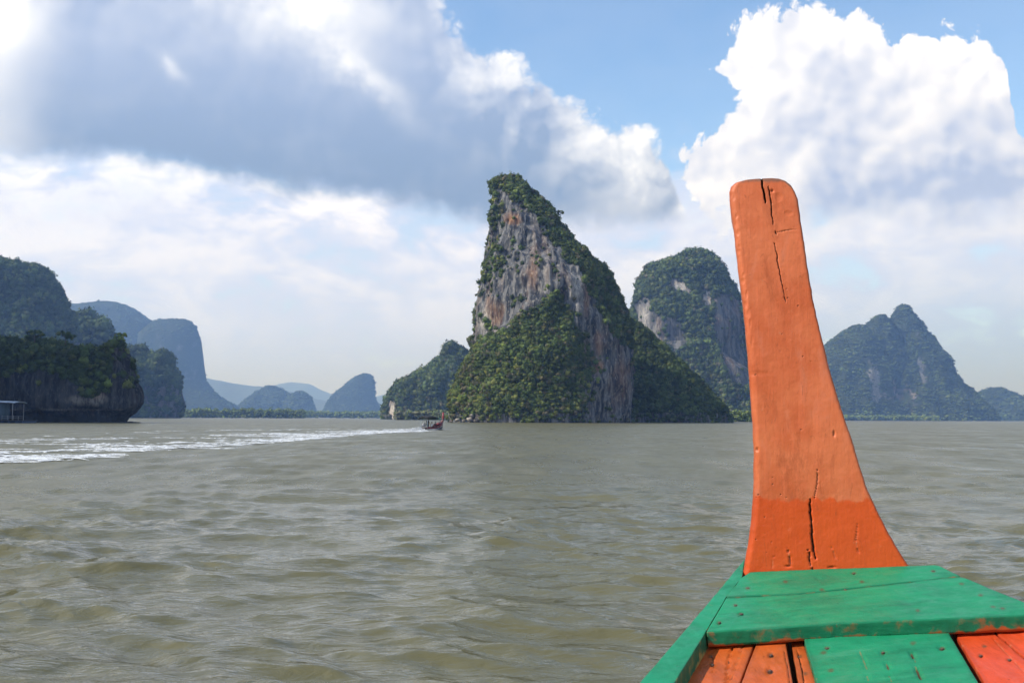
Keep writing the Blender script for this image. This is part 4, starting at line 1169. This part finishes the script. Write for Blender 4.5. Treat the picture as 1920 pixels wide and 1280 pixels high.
def paint(name, col, alt, worn, rough=0.42, grain=(1, 1, 0.06), fresh=None, wear_amt=1.0, chips=0.5, spec=0.25):
    mt, t, b = new_mat(name)
    g = t.node('ShaderNodeNewGeometry'); pos = E(t, g.outputs['Position'])
    pv = t.vmath('MULTIPLY', pos, grain)
    gr = t.noise(pv, 60, 6, 0.65); cl_ = t.noise(pos, 7, 5, 0.6, 0.4); fi = t.noise(pos, 90, 4, 0.6); md = t.noise(pos, 26, 6, 0.62, 0.3)
    c = t.mix(t.ramp(cl_, 0.35, 0.68), col, alt)
    c = t.mix(t.ramp(gr, 0.48, 0.72) * 0.30, c, tuple(min(1, x * 1.5 + 0.03) for x in alt))
    wash = t.noise(t.vmath('MULTIPLY', pos, tuple(1 if x == 1 else 0.3 for x in grain)), 14, 7, 0.7, 0.5)
    c = t.mix(t.ramp(wash, 0.52, 0.70) * 0.42, c, tuple(min(1, x * 0.85 + 0.06) for x in col))
    c = t.mix(t.ramp(wash, 0.48, 0.32) * 0.55, c, tuple(x * 0.62 for x in alt))
    if fresh:
        fr = t.ramp(t.attr('fresh') + (md - 0.5) * 0.7 + (gr - 0.5) * 0.8, 0.30, 0.66)
        f2 = t.mix(t.ramp(cl_, 0.3, 0.7), fresh[0], fresh[1])
        c = t.mix(fr, c, f2)
    ln = t.noise(t.vmath('MULTIPLY', pos, (30, 30, 4)), 1.0, 3, 0.5, 1.2)
    c = t.mix(t.ramp(t.math('ABSOLUTE', ln - 0.5), 0.010, 0.0) * t.ramp(md, 0.45, 0.6) * 0.40, c, tuple(x * 0.35 for x in col))
    gm = t.attr('grime')
    c = t.mix(t.ramp(gm + (md - 0.5) * 1.3, 0.45, 0.95) * 0.75, c, (0.17, 0.115, 0.085))
    c = t.mix(t.ramp(fi * 0.5 + gr * 0.5, 0.60, 0.72) * 0.28, c, tuple(x * 0.45 for x in alt))
    dirt = t.ramp(t.attr('edge') + (wash - 0.5) * 1.6, 0.25, 1.1) * 0.42
    c = t.mix(dirt, c, tuple(x * 0.3 + 0.012 for x in alt))
    c = t.mix(t.ramp(t.attr('rust') * (0.5 + fi), 0.15, 0.9) * 0.7, c, (0.10, 0.055, 0.025))
    # scuffs, pits and chips
    sc_ = t.ramp(md, 0.665, 0.72) * chips
    c = t.mix(sc_, c, worn)
    pit = t.ramp(t.voronoi(pos, 42, out='Distance'), 0.16, 0.07) * t.ramp(cl_, 0.55, 0.63)
    c = t.mix(pit * 0.6, c, tuple(x * 0.35 for x in col))
    ed = t.attr('edge')
    c = t.mix(t.ramp(ed + (md - 0.5) * 2.2, 1.0, 1.45) * 0.55 * wear_amt, c, worn)
    we = t.attr('wear')
    c = t.mix(t.ramp(we + (cl_ - 0.5) * 1.8 + (md - 0.5) * 0.8, 0.72, 0.92) * wear_amt, c, worn)
    c = t.mix(t.ramp(t.attr('rim') * (0.4 + fi), 0.55, 0.9) * 0.35, c, worn)
    c = t.mix(t.ramp(t.attr('crack'), 0.35, 0.9), c, (0.09, 0.042, 0.022))
    t.put(b.inputs['Base Color'], c)
    t.put(b.inputs['Roughness'], t.ramp(md, 0.3, 0.7, rough - 0.08, rough + 0.16))
    b.inputs['Specular IOR Level'].default_value = spec
    bp = t.node('ShaderNodeBump'); bp.inputs['Strength'].default_value = 0.8; bp.inputs['Distance'].default_value = 0.004
    t.put(bp.inputs['Height'], gr * 0.45 + fi * 0.30 + md * 0.10 - pit * 0.6); t.l.new(bp.outputs[0], b.inputs['Normal'])
    return mt


ORANGE = paint('faded_orange_paint', (0.62, 0.160, 0.058), (0.53, 0.112, 0.034), (0.54, 0.24, 0.13), 0.40, (1, 1, 0.06), ((0.62, 0.088, 0.014), (0.56, 0.075, 0.012)), 0.8, 0.3)
GREEN = paint('green_paint', (0.013, 0.242, 0.108), (0.015, 0.185, 0.088), (0.42, 0.085, 0.02), 0.42, (0.08, 1, 1), wear_amt=0.9, chips=0.12, spec=0.10)
GREEN_L = paint('light_green_paint', (0.012, 0.235, 0.112), (0.015, 0.19, 0.092), (0.45, 0.33, 0.10), 0.42, (0.5, 0.1, 1), wear_amt=0.8, chips=0.12, spec=0.10)
RUST = paint('rust_orange_paint', (0.52, 0.098, 0.018), (0.43, 0.088, 0.016), (0.32, 0.16, 0.06), 0.38, (1, 0.1, 1), wear_amt=0.7, chips=0.35)
REDP = paint('orange_red_paint', (0.62, 0.065, 0.015), (0.54, 0.06, 0.014), (0.62, 0.25, 0.12), 0.42, (1, 0.1, 1), wear_amt=0.6, chips=0.25)
NAILM = plain('rusty_nail', (0.075, 0.045, 0.03), 0.7, 0.4, 80.0)
HULLM = plain('hull_planking', (0.10, 0.05, 0.03), 0.6, 0.3, 2.0)

bow = empty('long_tail_boat', (0, 0, 0)); tag(bow, 'painted wooden bow with a tall orange stem post and green deck boards', 'boat')

# stem post
postL = [(1396, 1110), (1391, 1080), (1395, 1065), (1399, 1040), (1406, 1000), (1409, 970), (1412, 930), (1413, 900), (1413, 850), (1411, 800), (1408, 750), (1404, 700), (1400, 650), (1396, 600), (1390, 550), (1383, 500), (1378, 450), (1371, 400), (1367, 370), (1367, 358), (1370, 348), (1378, 341), (1392, 337), (1404, 336)]
postR = [(1735, 1110), (1715, 1075), (1703, 1058), (1684, 1030), (1667, 1000), (1652, 970), (1632, 930), (1621, 900), (1606, 850), (1590, 800), (1573, 750), (1558, 700), (1546, 650), (1533, 600), (1523, 550), (1514, 500), (1507, 450), (1500, 400), (1496, 372), (1491, 358), (1484, 347), (1474, 339), (1462, 335), (1450, 334)]


def by_rows(Lp, Rp, n, fn):
    """edge lines sampled at matching heights"""
    t_ = np.linspace(0, 1, n) ; t_ = 1 - (1 - t_) ** 1.15
    sl_ = np.linspace(0, 1, len(Lp)); d_ = np.array([Lp[i][1] for i in range(len(Lp))], float)
    s = (d_[0] - d_) / (d_[0] - d_[-1]); s = np.maximum.accumulate(s + sl_ * 0.03); s /= s[-1]
    A = np.stack([np.interp(t_, s, [p[0] for p in Lp]), np.interp(t_, s, [p[1] for p in Lp])], 1)
    B = np.stack([np.interp(t_, s, [p[0] for p in Rp]), np.interp(t_, s, [p[1] for p in Rp])], 1)
    return np.array([fn(*p) for p in A]), np.array([fn(*p) for p in B])


A_, B_ = by_rows(postL, postR, 560, post_pt)
wob = 0.0016
A_ = A_ + E1 * (wob * fbm(A_ / 0.05, 3))[:, None]; B_ = B_ + E1 * (wob * 1.2 * fbm(B_ / 0.045 + 7, 3))[:, None]
pc = [([(1427, 330), (1430, 348), (1433, 362), (1436, 380)], 3.4, 0.03), ([(1441, 350), (1444, 372), (1447, 396), (1450, 421)], 2.3, 0.012),
      ([(1452, 455), (1457, 480), (1461, 508), (1466, 530), (1471, 553)], 1.8, 0.008), ([(1456, 436), (1475, 432), (1495, 430)], 1.3, 0.003), ([(1471, 555), (1474, 566)], 2.0, 0.006),
      ([(1454, 433), (1456, 440)], 2.2, 0.006), ([(1533, 880), (1532, 905), (1527, 935)], 1.6, 0.006), ([(1519, 935), (1520, 965), (1523, 1000), (1524, 1020), (1529, 1048)], 3.0, 0.018),
      ([(1516, 1030), (1519, 1050), (1523, 1068)], 2.4, 0.014), ([(1476, 1026), (1480, 1044), (1482, 1060)], 1.4, 0.006), ([(1608, 980), (1605, 1010), (1612, 1044)], 1.2, 0.004), ([(1560, 1025), (1571, 1055)], 1.0, 0.003), ([(1452, 1040), (1449, 1068)], 1.0, 0.003)]
pdents = [(1564, 813, 3, 8, 0.004), (1420, 842, 4, 5, 0.004), (1384, 436, 4, 7, 0.0016), (1386, 462, 3, 5, 0.0012), (1385, 471, 4, 6, 0.0016), (1394, 516, 3, 6, 0.0014), (1393, 527, 4, 7, 0.0018), (1400, 552, 3, 9, 0.0016), (1398, 571, 4, 8, 0.002), (1404, 588, 4, 10, 0.0016), (1376, 372, 3, 6, 0.0012), (1379, 420, 3, 6, 0.0012), (1410, 640, 3, 12, 0.0012), (1448, 358, 4, 4, 0.004), (1460, 370, 8, 10, 0.002), (1478, 400, 9, 6, 0.0015), (1420, 700, 30, 6, 0.0012),
          (1407, 606, 3, 10, 0.0014), (1381, 405, 3, 6, 0.0014), (1478, 1061, 8, 3, 0.004), (1560, 1063, 10, 3, 0.004)]
fresh = lambda x, y: np.clip((y - 926 + 3 * np.sin(x * 0.05) + 2.5 * np.sin(x * 0.19 + 1)) / 20.0, 0, 1)
board('stem_post', loft(A_, B_, NF, 0.115, 150, 0.020, 0.007, pc, 0.00055, 0.035, 1.0, pdents), ORANGE, bow, {'fresh': fresh, 'grime': lambda x, y: np.clip((352 - y) / 16, 0, 1) + 0.6 * np.clip((x - np.interp(y, [334, 360, 400, 500, 600, 700, 800, 900, 1000, 1058], [1462, 1488, 1497, 1511, 1530, 1555, 1587, 1618, 1664, 1700])) / 4, 0, 1)})


def curve_deck(pts, n, h): return resample([deck(x, y, h) for x, y in pts], n)


def rust_at(pts, r_=5.5):
    return lambda x, y: sum(np.exp(-((x - a) / r_) ** 2 - ((y - b_) / (r_ * 0.6)) ** 2) for a, b_ in pts) if pts else x * 0


N1 = [(1402, 1102), (1473, 1090), (1541, 1105), (1601, 1074), (1616, 1090), (1750, 1070)]
N2 = [(1803, 1094), (1839, 1115), (1862, 1137), (1880, 1140), (1721, 1144), (1390, 1150), (1379, 1134), (1349, 1166), (1585, 1104)]


def nail(px, py, h, parent, r_=0.0045):
    V, F = ico(1); p = deck(px, py, h)
    o = link('nail', mesh_np('nail', (V[:, :1] * E1 + V[:, 1:2] * EF) * r_ * np.array(1.0) + V[:, 2:3] * DN * 0.0016 + p - DN * 0.0008, F, True), NAILM, parent)
    return o


# two broad green boards across the bow
far1 = curve_deck([(1391, 1082), (1407, 1072), (1560, 1065), (1750, 1058), (1760, 1060)], 200, 0.0)
near1 = curve_deck([(1363, 1118), (1500, 1112), (1640, 1097), (1800, 1079)], 200, 0.0)
b1 = board('deck_board', loft(far1, near1, DN, 0.036, 24, 0.003, 0.002, [], 0.0010, 0.05, 3.0, [(1533, 1083, 8, 3, 0.003), (1600, 1074, 4, 3, 0.003)]), GREEN, bow, {'rust': rust_at(N1)})
far2 = curve_deck([(1362, 1120), (1500, 1113.5), (1640, 1098.5), (1801, 1080.5)], 240, 0.0)
near2 = curve_deck([(1325, 1184), (1450, 1176), (1565, 1168), (1760, 1160), (1975, 1150)], 240, 0.0)
b2 = board('deck_board', loft(far2, near2, DN, 0.036, 44, 0.0015, 0.004, [([(1568, 1168), (1571, 1176), (1568, 1186)], 2, 0.006)], 0.0012, 0.05, 5.0, [(1390, 1150, 8, 3, 0.003), (1348, 1167, 6, 4, 0.004)]), GREEN, bow, {'rust': rust_at(N2)})
for x, y in N1: nail(x, y, 0.0, b1, 0.0045 if x % 2 else 0.006)
for x, y in N2: nail(x, y, 0.0, b2, 0.0045 if x % 2 else 0.0055)

# gunwales
gl_out = [(1396, 1048), (1345, 1108), (1290, 1172), (1195, 1281), (1090, 1402), (900, 1620)]
gl_in = [(1391.5, 1081), (1360, 1121), (1322, 1186), (1264, 1281), (1190, 1402), (1050, 1620)]
gw = board('gunwale', loft(curve_deck(gl_out, 160, -0.003), curve_deck(gl_in, 160, -0.003), DN, 0.055, 22, 0.008, 0.0015, [], 0.0013, 0.05, 8.0, []), GREEN_L, bow)
gr_in = [(1690, 1066), (1745, 1082), (1930, 1152), (2085, 1225), (2450, 1420), (2850, 1620)]
gr_out = [(1738, 1062), (1790, 1082), (1965, 1152), (2130, 1222), (2540, 1420), (3000, 1620)]
board('gunwale', loft(curve_deck(gr_in, 60, -0.039), curve_deck(gr_out, 60, -0.039), DN, 0.055, 12, 0.004, 0.008, [], 0.0013, 0.05, 9.0, []), GREEN_L, bow)

# the foredeck planks that run fore and aft below the boards
H2 = -0.040


def plank(name, Lp, Rp, h, mat, cracks=(), nails=(), dents=(), label=None, nr=110, nc=40, th=0.03):
    A = curve_deck(Lp, nr, h); B = curve_deck(Rp, nr, h)
    o = board(name, loft(A, B, DN, th, nc, 0.003, 0.003, cracks, 0.0013, 0.045, h * 100 + Lp[0][0], dents), mat, bow, {'rust': rust_at(list(nails), 6.5)})
    if label: o['label'] = label
    for x, y in nails: nail(x, y, h - 0.001, o, 0.0045)
    return o


plank('deck_plank', [(1345, 1160), (1322, 1204), (1266, 1280), (1180, 1400), (1020, 1620)], [(1424, 1160), (1414, 1207), (1387, 1280), (1340, 1400), (1255, 1620)], H2 - 0.004, RUST,
      [([(1376, 1205), (1368, 1230), (1364, 1255), (1362, 1290)], 2.2, 0.012), ([(1334, 1220), (1338, 1240), (1336, 1262)], 1.6, 0.008), ([(1395, 1207), (1388, 1228), (1372, 1262), (1366, 1290)], 2.0, 0.008)], [(1333, 1230), (1336, 1245)],
      [(1335, 1243, 5, 6, 0.006)], label='cracked rust orange deck plank beside the left gunwale')
plank('deck_plank', [(1428, 1160), (1417, 1207), (1390, 1280), (1344, 1400), (1260, 1620)], [(1478, 1160), (1474, 1207), (1487, 1280), (1505, 1400), (1540, 1620)], H2, RUST, [([(1468, 1212), (1476, 1245), (1484, 1290)], 1.6, 0.006)], [(1446, 1227), (1444, 1256)],
      [(1446, 1227, 8, 5, 0.006), (1444, 1256, 9, 6, 0.007)], label='rust orange deck plank with two dimples, left of the narrow strip')
plank('deck_plank', [(1492, 1160), (1484, 1207), (1497, 1280), (1520, 1400), (1556, 1620)], [(1506, 1160), (1508, 1207), (1530, 1280), (1565, 1400), (1630, 1620)], H2 - 0.010, RUST, [([(1495, 1218), (1503, 1250), (1510, 1290)], 2.0, 0.01)], [(1499, 1230), (1510, 1262)], nc=24, label='narrow broken orange strip beside the green plank')
plank('deck_plank', [(1500, 1160), (1509, 1202), (1532, 1280), (1568, 1400), (1635, 1620)], [(1766, 1150), (1782, 1190), (1836, 1280), (1908, 1400), (2040, 1620)], H2 + 0.008, GREEN,
      [([(1655, 1218), (1664, 1246), (1674, 1290)], 1.5, 0.006), ([(1700, 1195), (1712, 1230), (1726, 1272), (1734, 1300)], 2.0, 0.010), ([(1610, 1210), (1624, 1250), (1630, 1290)], 1.0, 0.003)], [(1551, 1214), (1544, 1223), (1656, 1222), (1712, 1205), (1767, 1215), (1558, 1256)],
      [(1551, 1214, 5, 4, 0.004), (1766, 1214, 8, 5, 0.006), (1655, 1222, 7, 4, 0.005)], label='broad green deck plank in the middle of the foredeck', nc=70)
plank('deck_plank', [(1776, 1150), (1793, 1190), (1846, 1280), (1918, 1400), (2055, 1620)], [(1846, 1150), (1866, 1188), (1976, 1280), (2100, 1400), (2330, 1620)], H2 - 0.004, REDP, [([(1858, 1192), (1890, 1225), (1925, 1262)], 1.2, 0.003)], [(1839, 1228), (1893, 1236), (1846, 1211)], [(1839, 1228, 6, 4, 0.005), (1893, 1236, 6, 4, 0.005)], label='bright orange red deck plank right of the green plank')
plank('deck_plank', [(1850, 1150), (1870, 1188), (1980, 1280), (2105, 1400), (2336, 1620)], [(1960, 1146), (1990, 1160), (2200, 1280), (2440, 1400), (2800, 1620)], H2 - 0.002, REDP, [], [], label='outer orange red deck plank at the right edge')

# hull sides below the gunwales, meeting at the stem
outL = curve_deck([(x + 6, y + 4) for x, y in gl_out], 24, -0.05); outR = curve_deck([(x - 14, y + 6) for x, y in gr_out], 24, -0.09)
back = -EF * np.array([1, 1, 0]) ; back /= np.linalg.norm(back)
outL = np.concatenate([outL, [outL[-1] + back * 1.2 - E1 * 0.12, outL[-1] + back * 3.0 - E1 * 0.15]]); outR = np.concatenate([outR, [outR[-1] + back * 1.2 + E1 * 0.12, outR[-1] + back * 3.0 + E1 * 0.15]])
mid_ = (outL + outR) / 2
def side(out):
    rows = []
    for f in np.linspace(0, 1, 7):
        p = out + (mid_ - out) * (0.62 * f ** 1.5); p = p.copy(); p[:, 2] = out[:, 2] * (1 - f) + (-0.35) * f; rows.append(p + 0)
    return np.stack(rows, 1)
SLs, SRs = side(outL), side(outR)
parts_ = []
for S_ in (SLs, SRs):
    inn = S_ + (mid_[:, None] - S_) * 0.05
    n1, n2 = S_.shape[:2]; V = np.concatenate([S_.reshape(-1, 3), inn.reshape(-1, 3)]); f = grid_faces(n1, n2)
    parts_.append((V, np.concatenate([f, f[:, ::-1] + n1 * n2])))
bow_front = np.stack([SLs[0] + (SRs[0] - SLs[0]) * t_ + EF * 0.02 * math.sin(math.pi * t_) for t_ in np.linspace(0, 1, 9)], 0)
parts_.append((bow_front.reshape(-1, 3), grid_faces(9, 7)))
stern = np.stack([SLs[-1] + (SRs[-1] - SLs[-1]) * t_ for t_ in np.linspace(0, 1, 5)], 0); parts_.append((stern.reshape(-1, 3), grid_faces(5, 7)))
inner_floor = np.stack([outL - [0, 0, 0.5], outR - [0, 0, 0.5]], 1); inner_floor[:, :, :] = mid_[:, None] + (inner_floor - mid_[:, None]) * np.array([0.8, 0.8, 1])
parts_.append((inner_floor.reshape(-1, 3), grid_faces(len(outL), 2)))
V, F = join_arr(parts_)
link('hull', mesh_np('hull', V, F, True), HULLM, bow)

# ------------------------------------------------------------------ haze in the air over the bay
V, F = box_arr(-13000, 13000, -3000, 13500, -1.5, 480)
hz = mesh_np('haze', V, F)
hm = bpy.data.materials.new('haze'); hm.use_nodes = True; hm.node_tree.nodes.clear()
ho = hm.node_tree.nodes.new('ShaderNodeOutputMaterial'); hv = hm.node_tree.nodes.new('ShaderNodeVolumePrincipled')
hv.inputs['Color'].default_value = (*HAZE_COLOR, 1); hv.inputs['Absorption Color'].default_value = (1, 1, 1, 1); hv.inputs['Density'].default_value = HAZE_DENSITY; hv.inputs['Anisotropy'].default_value = 0.25
hm.node_tree.links.new(hv.outputs[0], ho.inputs['Volume'])
h_o = link('haze', hz, hm); h_o['kind'] = 'stuff'; h_o['label'] = 'thin blue haze in the air over the whole bay'; h_o['category'] = 'haze'
